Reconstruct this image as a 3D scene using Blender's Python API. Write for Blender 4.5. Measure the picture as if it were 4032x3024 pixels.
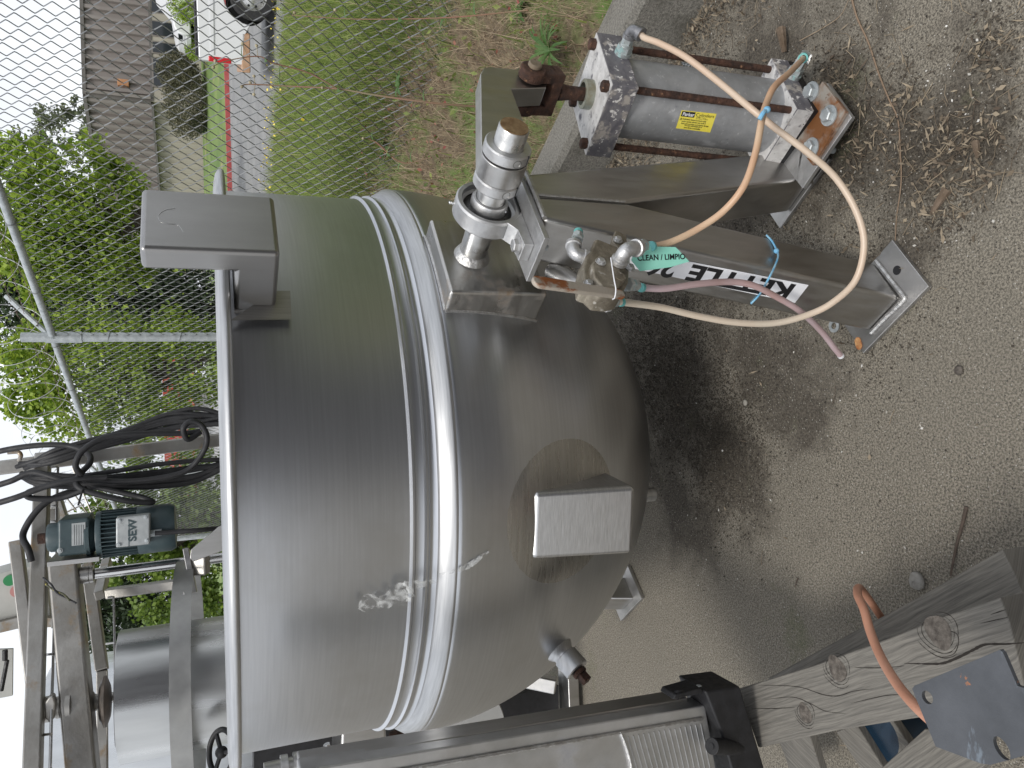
import bpy, bmesh, math, random
import numpy as np
from math import radians, sin, cos, pi, sqrt, atan2
from mathutils import Vector, Matrix
random.seed(7); rng = np.random.default_rng(7)
for o in list(bpy.data.objects): bpy.data.objects.remove(o)
SC = bpy.context.scene; COL = SC.collection
# ------------------------------------------------------------------ camera
FPX = 2950.; PITCH = radians(22.2); ROLL = radians(1.6); EYE = 1.45
E0 = Vector((0, 0, EYE))
fw = Vector((0, cos(PITCH), -sin(PITCH))); r0 = Vector((1, 0, 0)); d0 = Vector((0, -sin(PITCH), -cos(PITCH)))
rt = r0*cos(ROLL)+d0*sin(ROLL); dn = d0*cos(ROLL)-r0*sin(ROLL)
cd = bpy.data.cameras.new('camera'); cam = bpy.data.objects.new('camera', cd); COL.objects.link(cam)
cd.sensor_width = 36; cd.lens = 36*FPX/4032; cd.clip_end = 1000; cd.clip_start = .02
m = Matrix.Identity(4)
for i, ax in enumerate((dn, rt, -fw)):
    for j in range(3): m[j][i] = ax[j]
m.translation = E0; cam.matrix_world = m
SC.camera = cam
# ------------------------------------------------------------------ world, sun, exposure
SUN_EL, SUN_ROT = 58, 200
w = bpy.data.worlds.new('World'); SC.world = w; w.use_nodes = True
nt = w.node_tree; nt.nodes.clear(); N = nt.nodes.new; L = nt.links.new
out = N('ShaderNodeOutputWorld'); bg = N('ShaderNodeBackground'); sky = N('ShaderNodeTexSky')
sky.sky_type = 'NISHITA'; sky.sun_disc = False; sky.sun_elevation = radians(SUN_EL); sky.sun_rotation = radians(SUN_ROT)
sky.air_density = 1.5; sky.dust_density = 4
tc = N('ShaderNodeTexCoord'); no = N('ShaderNodeTexNoise'); no.inputs['Scale'].default_value = 2.2; no.inputs['Detail'].default_value = 5
mp = N('ShaderNodeMapping'); mp.inputs['Scale'].default_value = (1, 1, 2.5)
cr_ = N('ShaderNodeValToRGB'); cr_.color_ramp.elements[0].position = .3; cr_.color_ramp.elements[0].color = (5.6, 5.9, 6.5, 1)
cr_.color_ramp.elements[1].position = .7; cr_.color_ramp.elements[1].color = (8.3, 8.45, 8.7, 1)
mx = N('ShaderNodeMix'); mx.data_type = 'RGBA'; mx.inputs['Factor'].default_value = .9
L(tc.outputs['Generated'], mp.inputs[0]); L(mp.outputs[0], no.inputs['Vector']); L(no.outputs['Fac'], cr_.inputs[0])
L(sky.outputs[0], mx.inputs['A']); L(cr_.outputs[0], mx.inputs['B']); L(mx.outputs['Result'], bg.inputs[0])
bg.inputs[1].default_value = .1; L(bg.outputs[0], out.inputs[0])
sd = bpy.data.lights.new('sun', 'SUN'); sd.energy = 1.35; sd.angle = radians(14); sd.color = (1, .97, .92)
so = bpy.data.objects.new('sun', sd); COL.objects.link(so)
az = radians(SUN_ROT); sdir = Vector((sin(az)*cos(radians(SUN_EL)), cos(az)*cos(radians(SUN_EL)), sin(radians(SUN_EL))))
so.rotation_euler = sdir.to_track_quat('Z', 'Y').to_euler(); so.location = sdir*30
SC.view_settings.view_transform = 'Standard'; SC.view_settings.look = 'None'; SC.view_settings.exposure = .58; SC.view_settings.gamma = 1
SC.render.engine = 'CYCLES'; SC.cycles.use_denoising = True; SC.cycles.max_bounces = 8
SC.render.resolution_x = 1024; SC.render.resolution_y = 768
# ------------------------------------------------------------------ measuring helpers: a sight line of the photo met with a real plane
def ray(px, py):
    return (fw*FPX + rt*(3024-py-1512) + dn*(px-2016)).normalized()
def onp(px, py, p, n):
    d = ray(px, py); return E0 + d*((Vector(p)-E0).dot(n)/d.dot(n))
def onz(px, py, z=0): return onp(px, py, (0, 0, z), Vector((0, 0, 1)))
def ony(px, py, Y): return onp(px, py, (0, Y, 0), Vector((0, 1, 0)))
A = Vector((.605, -.796, 0)); A.normalize(); S = Vector((-A.y, A.x, 0)); Z = Vector((0, 0, 1))
B = Vector((.36, 1.446, .905))
def Lc(a, s, z): return B + A*a + S*s + Z*z          # coordinates on the trunnion axis
def ona(px, py, a): return onp(px, py, B+A*a, A)
KC = Vector((-.199, 2.181, 0)); KR = .729
# ------------------------------------------------------------------ object helpers
OFF = {}
def thing(name, label, cat, loc=(0, 0, 0), group=None):
    o = bpy.data.objects.new(name, None); COL.objects.link(o); o.location = loc; o.empty_display_size = .1
    o['label'] = label; o['category'] = cat
    if group: o['group'] = group
    OFF[o] = Vector(loc); return o
def tag(o, label, cat, group=None):
    o['label'] = label; o['category'] = cat
    if group: o['group'] = group
    return o
def kind(o, k): o['kind'] = k; return o
def link(name, me, mat, parent=None, loc=None, bevel=0, smooth=35, seg=2):
    if mat: me.materials.append(mat)
    if smooth:
        me.polygons.foreach_set('use_smooth', [True]*len(me.polygons)); me.update()
        me.set_sharp_from_angle(angle=radians(smooth))
    o = bpy.data.objects.new(name, me); COL.objects.link(o)
    if parent:
        o.parent = parent; off = OFF[parent]; me.transform(Matrix.Translation(-off)); OFF[o] = off
    elif loc is not None:
        me.transform(Matrix.Translation(-Vector(loc))); o.location = loc; OFF[o] = Vector(loc)
    else: OFF[o] = Vector((0, 0, 0))
    if bevel:
        b = o.modifiers.new('bevel', 'BEVEL'); b.width = bevel; b.segments = seg; b.limit_method = 'ANGLE'; b.angle_limit = radians(40); b.harden_normals = True
    return o
def perp(a):
    a = Vector(a).normalized(); t = Vector((0, 0, 1)) if abs(a.z) < .9 else Vector((1, 0, 0))
    x = a.cross(t).normalized(); return x, a.cross(x).normalized()
def crv(pts, n=8):
    P = [Vector(p) for p in pts]; P = [P[0]*2-P[1]]+P+[P[-1]*2-P[-2]]; o = []
    for i in range(1, len(P)-2):
        for k in range(n):
            t = k/n; a, b, c, d = P[i-1:i+3]
            o.append(.5*((2*b)+(c-a)*t+(2*a-5*b+4*c-d)*t*t+(3*b-a-3*c+d)*t**3))
    o.append(P[-2]); return o
class MB:
    def __init__(s): s.v = []; s.f = []
    def add(s, v, f):
        n = len(s.v); s.v += [tuple(p) for p in v]; s.f += [tuple(i+n for i in q) for q in f]; return s
    def hexa(s, p):
        return s.add(p, [(0, 3, 2, 1), (4, 5, 6, 7), (0, 1, 5, 4), (1, 2, 6, 5), (2, 3, 7, 6), (3, 0, 4, 7)])
    def box(s, c, h, X=Vector((1, 0, 0)), Y=Vector((0, 1, 0)), W=Vector((0, 0, 1))):
        c = Vector(c); q = [(-1, -1), (1, -1), (1, 1), (-1, 1)]
        return s.hexa([c+X*h[0]*i+Y*h[1]*j-W*h[2] for i, j in q]+[c+X*h[0]*i+Y*h[1]*j+W*h[2] for i, j in q])
    def lbox(s, a0, a1, s0, s1, z0, z1):
        q = [(a0, s0), (a1, s0), (a1, s1), (a0, s1)]
        return s.hexa([Lc(a, t, z0) for a, t in q]+[Lc(a, t, z1) for a, t in q])
    def prism(s, pts, vec):
        n = len(pts); vec = Vector(vec); P = [Vector(p) for p in pts]
        nn = Vector((0, 0, 0))
        for i in range(n): nn += P[i].cross(P[(i+1) % n])
        if nn.dot(vec) < 0: P.reverse()
        return s.add(P+[p+vec for p in P], [tuple(range(n-1, -1, -1)), tuple(range(n, 2*n))]+[(i, (i+1) % n, n+(i+1) % n, n+i) for i in range(n)])
    def bar(s, p0, p1, w, h, up=Z):
        p0, p1 = Vector(p0), Vector(p1); a = (p1-p0).normalized(); x = a.cross(up).normalized(); y = x.cross(a)
        return s.box((p0+p1)/2, ((p1-p0).length/2, w/2, h/2), a, x, y)
    def tube(s, pts, r, n=10, closed=False, caps=True):
        P = [Vector(p) for p in pts]; m_ = len(P); v = []; x = None
        for i, p in enumerate(P):
            t = (P[(i+1) % m_]-P[i-1]) if closed else (P[min(i+1, m_-1)]-P[max(i-1, 0)])
            t.normalize()
            x = perp(t)[0] if x is None else (x-t*x.dot(t)).normalized()
            y = t.cross(x); rr = r[i] if isinstance(r, (list, tuple)) else r
            v += [p+(x*cos(2*pi*k/n)+y*sin(2*pi*k/n))*rr for k in range(n)]
        f = []
        for i in range(m_ if closed else m_-1):
            j = (i+1) % m_
            for k in range(n): f.append((i*n+k, i*n+(k+1) % n, j*n+(k+1) % n, j*n+k))
        if caps and not closed: f += [tuple(range(n-1, -1, -1)), tuple((m_-1)*n+k for k in range(n))]
        return s.add(v, f)
    def lathe(s, prof, o, a, n=40, a0=0, a1=2*pi, x=None):
        o = Vector(o); a = Vector(a).normalized()
        if x is None: x, y = perp(a)
        else: x = Vector(x).normalized(); y = a.cross(x)
        full = abs(a1-a0-2*pi) < 1e-6; m_ = n if full else n+1; v = []; f = []
        for r, h in prof:
            for k in range(m_):
                t = a0+(a1-a0)*k/n; v.append(o+a*h+(x*cos(t)+y*sin(t))*r)
        for i in range(len(prof)-1):
            for k in range(n): f.append((i*m_+k, i*m_+(k+1) % m_, (i+1)*m_+(k+1) % m_, (i+1)*m_+k))
        return s.add(v, f)
    def cyl(s, o, a, r, h, n=28, r2=None):
        return s.lathe([(0, 0), (r, 0), (r if r2 is None else r2, h), (0, h)], o, a, n)
    def bolt(s, o, a, r=.012, wash=True, h=None):
        o = Vector(o); a = Vector(a).normalized(); h = h or r*.8
        if wash: s.lathe([(0, 0), (r*1.45, 0), (r*1.45, r*.22), (0, r*.22)], o, a, 20); o = o+a*r*.22
        return s.lathe([(0, 0), (r, 0), (r, h*.85), (r*.82, h), (0, h)], o, a, 6)
    def ball(s, c, r, n=14, sc=(1, 1, 1)):
        pr = [(sin(pi*i/8)*r, -cos(pi*i/8)*r) for i in range(9)]
        k = len(s.v); s.lathe(pr, (0, 0, 0), Z, n)
        for i in range(k, len(s.v)):
            p = s.v[i]; s.v[i] = (p[0]*sc[0]+c[0], p[1]*sc[1]+c[1], p[2]*sc[2]+c[2])
        return s
    def build(s, name, mat, parent=None, loc=None, bevel=0, smooth=35, seg=2, fix=True):
        me = bpy.data.meshes.new(name); me.from_pydata(s.v, [], s.f); me.update()
        if fix:
            bm = bmesh.new(); bm.from_mesh(me); bmesh.ops.remove_doubles(bm, verts=bm.verts, dist=1e-6); bmesh.ops.dissolve_degenerate(bm, edges=bm.edges, dist=1e-7)
            bmesh.ops.recalc_face_normals(bm, faces=bm.faces); bm.to_mesh(me); bm.free()
        return link(name, me, mat, parent, loc, bevel, smooth, seg)
def npmesh(name, v, f, mat, parent=None, loc=None, smooth=0):
    me = bpy.data.meshes.new(name); v = np.asarray(v, np.float32); f = np.asarray(f, np.int32); k = f.shape[1]
    me.vertices.add(len(v)); me.vertices.foreach_set('co', v.ravel())
    me.loops.add(f.size); me.loops.foreach_set('vertex_index', f.ravel())
    me.polygons.add(len(f)); me.polygons.foreach_set('loop_start', np.arange(0, f.size, k, dtype=np.int32))
    me.update(calc_edges=True); me.validate()
    return link(name, me, mat, parent, loc, 0, smooth)
def text(name, body, o, x, y, size, mat, parent, th=.0004, sx=1, spacing=1, align='LEFT', bold=0):
    c = bpy.data.curves.new(name, 'FONT'); c.body = body; c.size = size; c.extrude = 0; c.offset = bold; c.space_character = spacing; c.align_x = align; c.fill_mode = 'FRONT'
    t = bpy.data.objects.new('tmp', c); COL.objects.link(t)
    bpy.context.view_layer.update()
    me = bpy.data.meshes.new_from_object(t.evaluated_get(bpy.context.evaluated_depsgraph_get())); bpy.data.objects.remove(t)
    x = Vector(x).normalized(); y = Vector(y).normalized(); z = x.cross(y)
    M = Matrix.Identity(4)
    for j in range(3): M[j][0] = x[j]*sx; M[j][1] = y[j]; M[j][2] = z[j]
    M.translation = Vector(o)+z*th; me.transform(M)
    me.materials.clear()
    return link(name, me, mat, parent, None, 0, 0)
# ------------------------------------------------------------------ materials
MATS = {}
def mat(name, c1, c2=None, sc=8, rough=.5, metal=0, bump=0, bsc=60, st=(1, 1, 1), spots=None, aniso=0, det=6, rvar=.1, trans=0, island=False, coord='Object', ior=None, lo=.35, hi=.65, c3=None, alpha=None):
    if name in MATS: return MATS[name]
    M = bpy.data.materials.new(name); M.use_nodes = True; nt = M.node_tree; N = nt.nodes.new; L = nt.links.new
    p = nt.nodes['Principled BSDF']; p.inputs['Roughness'].default_value = rough; p.inputs['Metallic'].default_value = metal
    p.inputs['Base Color'].default_value = (*c1, 1)
    tc = N('ShaderNodeTexCoord'); mp = N('ShaderNodeMapping'); mp.inputs['Scale'].default_value = st; L(tc.outputs[coord], mp.inputs[0])
    col = None
    if c2:
        r = N('ShaderNodeValToRGB'); e = r.color_ramp.elements; e[0].position = lo; e[0].color = (*c1, 1); e[1].position = hi; e[1].color = (*c2, 1)
        if c3: q = e.new(1.); q.color = (*c3, 1)
        if island: g = N('ShaderNodeNewGeometry'); L(g.outputs['Random Per Island'], r.inputs[0])
        else:
            n1 = N('ShaderNodeTexNoise'); n1.inputs['Scale'].default_value = sc; n1.inputs['Detail'].default_value = det; n1.inputs['Roughness'].default_value = .6
            L(mp.outputs[0], n1.inputs['Vector']); L(n1.outputs['Fac'], r.inputs[0])
        col = r.outputs[0]
    for sp in (spots or []):
        cc, ssc, th = sp[:3]; wd = sp[3] if len(sp) > 3 else .05
        n2 = N('ShaderNodeTexNoise'); n2.inputs['Scale'].default_value = ssc; n2.inputs['Detail'].default_value = 5; n2.inputs['Roughness'].default_value = .65
        mpp = N('ShaderNodeMapping'); mpp.inputs['Location'].default_value = (ssc*.37, 3.1, 7); mpp.inputs['Scale'].default_value = sp[4] if len(sp) > 4 else (1, 1, 1); L(tc.outputs[coord], mpp.inputs[0]); L(mpp.outputs[0], n2.inputs['Vector'])
        r2 = N('ShaderNodeMapRange'); r2.inputs[1].default_value = th; r2.inputs[2].default_value = th+wd; L(n2.outputs['Fac'], r2.inputs[0])
        x = N('ShaderNodeMix'); x.data_type = 'RGBA'; x.inputs['B'].default_value = (*cc, 1); L(r2.outputs[0], x.inputs['Factor'])
        if col: L(col, x.inputs['A'])
        else: x.inputs['A'].default_value = (*c1, 1)
        col = x.outputs['Result']
        if metal > .5 and (len(sp) < 6 or sp[5]):
            iv = N('ShaderNodeMath'); iv.operation = 'MULTIPLY_ADD'; iv.inputs[1].default_value = -.8; iv.inputs[2].default_value = metal; L(r2.outputs[0], iv.inputs[0]); L(iv.outputs[0], p.inputs['Metallic'])
    if col: L(col, p.inputs['Base Color'])
    if rvar:
        n3 = N('ShaderNodeTexNoise'); n3.inputs['Scale'].default_value = sc*1.7; n3.inputs['Detail'].default_value = 4; L(mp.outputs[0], n3.inputs['Vector'])
        r3 = N('ShaderNodeMapRange'); r3.inputs[1].default_value = .3; r3.inputs[2].default_value = .7; r3.inputs[3].default_value = max(.02, rough-rvar); r3.inputs[4].default_value = min(1, rough+rvar); L(n3.outputs['Fac'], r3.inputs[0]); L(r3.outputs[0], p.inputs['Roughness'])
    if bump:
        n4 = N('ShaderNodeTexNoise'); n4.inputs['Scale'].default_value = bsc; n4.inputs['Detail'].default_value = 6; n4.inputs['Roughness'].default_value = .65; L(mp.outputs[0], n4.inputs['Vector'])
        b = N('ShaderNodeBump'); b.inputs['Strength'].default_value = bump; b.inputs['Distance'].default_value = .01; L(n4.outputs['Fac'], b.inputs['Height']); L(b.outputs[0], p.inputs['Normal'])
    if aniso:
        p.inputs['Anisotropic'].default_value = aniso; tg = N('ShaderNodeTangent'); tg.direction_type = 'RADIAL'; tg.axis = 'Z'; L(tg.outputs[0], p.inputs['Tangent'])
    if trans:
        o = nt.nodes['Material Output']; t = N('ShaderNodeBsdfTranslucent'); mxs = N('ShaderNodeMixShader'); mxs.inputs[0].default_value = trans
        if col: L(col, t.inputs[0])
        else: t.inputs[0].default_value = (*c1, 1)
        L(p.outputs[0], mxs.inputs[1]); L(t.outputs[0], mxs.inputs[2]); L(mxs.outputs[0], o.inputs[0])
    MATS[name] = M; return M
SS = dict(metal=1, rough=.36, rvar=.06)
m_shell = mat('brushed_steel_shell', (.565, .58, .605), (.62, .635, .66), sc=5, metal=1, rough=.33, rvar=.012, bump=.006, bsc=12, st=(1, 1, 40), aniso=.7, spots=[((.51, .515, .52), 2.2, .52, .25, (1, 1, 1.5), False), ((.28, .25, .22), 16, .74, .05, (1, 1, .35), False)])
m_band = mat('polished_steel', (.44, .445, .45), (.56, .565, .57), sc=9, metal=1, rough=.42, rvar=.05, bump=.03, bsc=8, st=(1, 1, 30))
m_ss = mat('satin_steel', (.44, .435, .42), (.52, .51, .50), sc=5, bump=.04, bsc=30, st=(6, 6, 1), **SS)
m_leg = mat('leg_steel', (.41, .40, .385), (.49, .48, .465), sc=6, metal=1, rough=.36, rvar=.08, bump=.05, bsc=30, st=(5, 5, 1))
m_boxm = mat('stained_steel', (.46, .45, .43), (.58, .57, .55), sc=6, metal=1, rough=.33, rvar=.08, bump=.04, bsc=20, st=(1, 1, 5), spots=[((.19, .12, .06), 9, .55, .16, (1, 1, 1), True)])
m_alu = mat('cast_aluminium', (.50, .50, .50), (.62, .62, .62), sc=30, metal=.9, rough=.45, rvar=.08, bump=.1, bsc=200)
m_shaft = mat('shaft_steel', (.50, .50, .49), (.66, .66, .65), sc=30, metal=1, rough=.34, rvar=.1, bump=.06, bsc=120, spots=[((.28, .2, .12), 45, .66, .06)])
m_rustend = mat('rusty_shaft_end', (.17, .10, .045), (.30, .21, .11), sc=60, rough=.7, metal=.4, bump=.2, bsc=200)
m_weld = mat('weld_bead', (.45, .44, .43), (.62, .62, .61), sc=70, metal=1, rough=.38, bump=.35, bsc=120)
m_rust = mat('rust', (.030, .016, .012), (.095, .044, .027), sc=45, rough=.85, bump=.6, bsc=120, spots=[((.24, .13, .07), 70, .62, .06)])
m_rustplate = mat('rust_stained_plate', (.22, .09, .03), (.34, .31, .27), sc=14, rough=.6, metal=.3, bump=.1, bsc=90, lo=.42, hi=.58, spots=[((.12, .05, .02), 30, .6, .08)])
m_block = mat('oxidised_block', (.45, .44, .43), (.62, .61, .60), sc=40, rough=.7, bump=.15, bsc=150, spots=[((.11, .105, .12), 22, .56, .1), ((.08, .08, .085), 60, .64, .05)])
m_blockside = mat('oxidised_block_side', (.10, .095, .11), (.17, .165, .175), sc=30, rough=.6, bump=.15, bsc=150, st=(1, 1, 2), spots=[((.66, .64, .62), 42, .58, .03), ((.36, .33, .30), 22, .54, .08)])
m_tube = mat('weathered_aluminium_tube', (.36, .37, .385), (.46, .47, .485), sc=22, rough=.48, metal=.6, bump=.06, bsc=90, spots=[((.62, .63, .64), 70, .60, .08, (1, 1, 1.6)), ((.27, .28, .30), 30, .62, .1), ((.5, .5, .5), 9, .60, .2)])
m_black = mat('black_plastic', (.006, .006, .007), (.014, .014, .016), sc=40, rough=.55, bump=.05, spots=[((.08, .075, .07), 60, .7, .05)])
m_rubber = mat('black_cable', (.010, .010, .012), (.022, .022, .024), sc=20, rough=.6, bump=.05)
m_hose1 = mat('cream_hose', (.60, .53, .43), (.56, .40, .29), sc=2.2, rough=.4, rvar=.05)
m_hose2 = mat('tan_hose', (.52, .30, .18), (.63, .50, .35), sc=3.2, rough=.4, rvar=.05)
m_hose3 = mat('mauve_hose', (.38, .24, .22), (.46, .36, .38), sc=4, rough=.4, rvar=.05)
m_orange = mat('orange_hose', (.44, .20, .125), (.54, .28, .19), sc=5, rough=.5, bump=.05, bsc=60)
m_teal = mat('teal_ring', (.13, .42, .40), rough=.4, rvar=0)
m_verd = mat('zinc_fitting', (.42, .46, .46), (.58, .62, .62), sc=60, rough=.4, metal=.7, bump=.1, spots=[((.28, .42, .42), 50, .56, .08)])
m_brass = mat('tarnished_brass', (.17, .145, .11), (.33, .295, .235), sc=35, rough=.5, metal=.6, bump=.3, bsc=110, spots=[((.36, .34, .30), 40, .62, .06)])
m_elbow = mat('cast_elbow', (.45, .45, .45), (.6, .6, .6), sc=50, rough=.42, metal=.8, bump=.2, bsc=150)
m_handle = mat('rusty_handle', (.27, .09, .025), (.42, .37, .31), sc=22, rough=.6, metal=.3, bump=.3, bsc=150, lo=.47, hi=.53, st=(1, 1, .6))
m_white = mat('white_vinyl', (.78, .79, .82), rough=.35, rvar=0)
m_ink = mat('black_ink', (.012, .012, .014), rough=.4, rvar=0)
m_paper = mat('green_tag', (.25, .62, .50), (.29, .66, .54), sc=30, rough=.6)
m_blue = mat('blue_tie', (.12, .38, .62), (.3, .52, .66), sc=60, rough=.45)
m_yel = mat('yellow_sticker', (.78, .66, .07), (.82, .72, .12), sc=30, rough=.45)
m_galv = mat('galvanised', (.36, .39, .40), (.52, .55, .56), sc=30, rough=.5, metal=.55, bump=.05, st=(1, 1, 1))
m_wire = mat('galvanised_wire', (.17, .175, .175), (.36, .365, .365), sc=6, rough=.5, metal=.6, rvar=0)
m_barb = mat('rusty_barbed_wire', (.14, .08, .06), (.25, .19, .17), sc=20, rough=.7)
m_frame = mat('dirty_steel_frame', (.27, .255, .23), (.42, .41, .39), sc=5, metal=.85, rough=.42, bump=.08, bsc=60, spots=[((.24, .165, .09), 7, .57, .12, (1, 1, 1), True)])
m_chrome = mat('polished_shaft', (.6, .6, .6), metal=1, rough=.18, rvar=.03)
m_drum = mat('drum_steel', (.52, .53, .53), (.62, .63, .63), sc=2, metal=1, rough=.3, rvar=.06, bump=.05, bsc=6, st=(4, 4, .6), aniso=.5)
m_teal2 = mat('motor_paint', (.035, .058, .066), (.06, .088, .095), sc=14, rough=.42, bump=.08, bsc=80, spots=[((.18, .19, .19), 40, .68, .05)])
m_mcov = mat('motor_cover', (.36, .38, .385), (.46, .48, .48), sc=25, rough=.5, metal=.5, spots=[((.2, .22, .22), 30, .62, .06)])
m_panel = mat('painted_panel', (.42, .42, .39), (.5, .5, .47), sc=6, rough=.5)
m_rad = mat('radiator_aluminium', (.42, .42, .415), (.56, .56, .56), sc=9, metal=.85, rough=.42, bump=.04, bsc=60, spots=[((.25, .25, .26), 7, .6, .15)])
m_grey = mat('slate_plate', (.042, .046, .052), (.078, .083, .093), sc=9, rough=.5, bump=.1, bsc=120, spots=[((.22, .27, .32), 9, .57, .12, (1, 3, 1)), ((.30, .12, .05), 20, .645, .03), ((.4, .42, .43), 120, .70, .03)])
# wood: grain along local X of each beam is made by stretching object coordinates
def wood(name, ax, c1=(.075, .070, .063), c2=(.225, .210, .182)):
    M = bpy.data.materials.new(name); M.use_nodes = True; nt = M.node_tree; N = nt.nodes.new; L = nt.links.new; p = nt.nodes['Principled BSDF']; p.inputs['Roughness'].default_value = .85
    tc = N('ShaderNodeTexCoord'); mp = N('ShaderNodeMapping'); mp.inputs['Rotation'].default_value = (0, 0, -atan2(ax[1], ax[0])); L(tc.outputs['Object'], mp.inputs[0])
    # knots: voronoi distortion
    mp2 = N('ShaderNodeMapping'); mp2.inputs['Scale'].default_value = (5, 9, 9); L(mp.outputs[0], mp2.inputs[0])
    vo = N('ShaderNodeTexVoronoi'); vo.inputs['Scale'].default_value = 1; L(mp2.outputs[0], vo.inputs['Vector'])
    kr = N('ShaderNodeMapRange'); kr.inputs[1].default_value = 0; kr.inputs[2].default_value = .32; kr.inputs[3].default_value = 1; kr.inputs[4].default_value = 0; L(vo.outputs['Distance'], kr.inputs[0])
    n0 = N('ShaderNodeTexNoise'); n0.inputs['Scale'].default_value = 5; L(mp.outputs[0], n0.inputs['Vector'])
    sp = N('ShaderNodeSeparateXYZ'); L(mp.outputs[0], sp.inputs[0])
    yz = N('ShaderNodeMath'); yz.operation = 'ADD'; L(sp.outputs[1], yz.inputs[0]); L(sp.outputs[2], yz.inputs[1])
    a = N('ShaderNodeMath'); a.operation = 'MULTIPLY_ADD'; a.inputs[1].default_value = .013; L(kr.outputs[0], a.inputs[0]); L(yz.outputs[0], a.inputs[2])
    b = N('ShaderNodeMath'); b.operation = 'MULTIPLY_ADD'; b.inputs[1].default_value = .010; L(n0.outputs['Fac'], b.inputs[0]); L(a.outputs[0], b.inputs[2])
    cx = N('ShaderNodeCombineXYZ'); x5 = N('ShaderNodeMath'); x5.operation = 'MULTIPLY'; x5.inputs[1].default_value = .035; L(sp.outputs[0], x5.inputs[0]); L(x5.outputs[0], cx.inputs[0]); L(b.outputs[0], cx.inputs[1])
    g = N('ShaderNodeTexNoise'); g.inputs['Scale'].default_value = 210; g.inputs['Detail'].default_value = 6; g.inputs['Roughness'].default_value = .7; L(cx.outputs[0], g.inputs['Vector'])
    r = N('ShaderNodeValToRGB'); e = r.color_ramp.elements; e[0].position = .3; e[0].color = (*c1, 1); e[1].position = .7; e[1].color = (*c2, 1); L(g.outputs['Fac'], r.inputs[0])
    g2 = N('ShaderNodeTexNoise'); g2.inputs['Scale'].default_value = 85; g2.inputs['Detail'].default_value = 2; L(cx.outputs[0], g2.inputs['Vector'])
    ck = N('ShaderNodeMapRange'); ck.inputs[1].default_value = .27; ck.inputs[2].default_value = .31; ck.inputs[3].default_value = 0; ck.inputs[4].default_value = 1; L(g2.outputs['Fac'], ck.inputs[0])
    k2 = N('ShaderNodeMapRange'); k2.inputs[1].default_value = .72; k2.inputs[2].default_value = .8; k2.inputs[3].default_value = 1; k2.inputs[4].default_value = .55; L(kr.outputs[0], k2.inputs[0])
    mm = N('ShaderNodeMath'); mm.operation = 'MULTIPLY'; L(ck.outputs[0], mm.inputs[0]); L(k2.outputs[0], mm.inputs[1])
    x = N('ShaderNodeMix'); x.data_type = 'RGBA'; x.inputs['A'].default_value = (.035, .028, .022, 1); L(mm.outputs[0], x.inputs['Factor']); L(r.outputs[0], x.inputs['B']); L(x.outputs['Result'], p.inputs['Base Color'])
    ad = N('ShaderNodeMath'); ad.operation = 'MULTIPLY_ADD'; ad.inputs[1].default_value = .5; L(g.outputs['Fac'], ad.inputs[0]); L(mm.outputs[0], ad.inputs[2])
    bp = N('ShaderNodeBump'); bp.inputs['Strength'].default_value = .5; bp.inputs['Distance'].default_value = .006; L(ad.outputs[0], bp.inputs['Height']); L(bp.outputs[0], p.inputs['Normal'])
    return M
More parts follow.
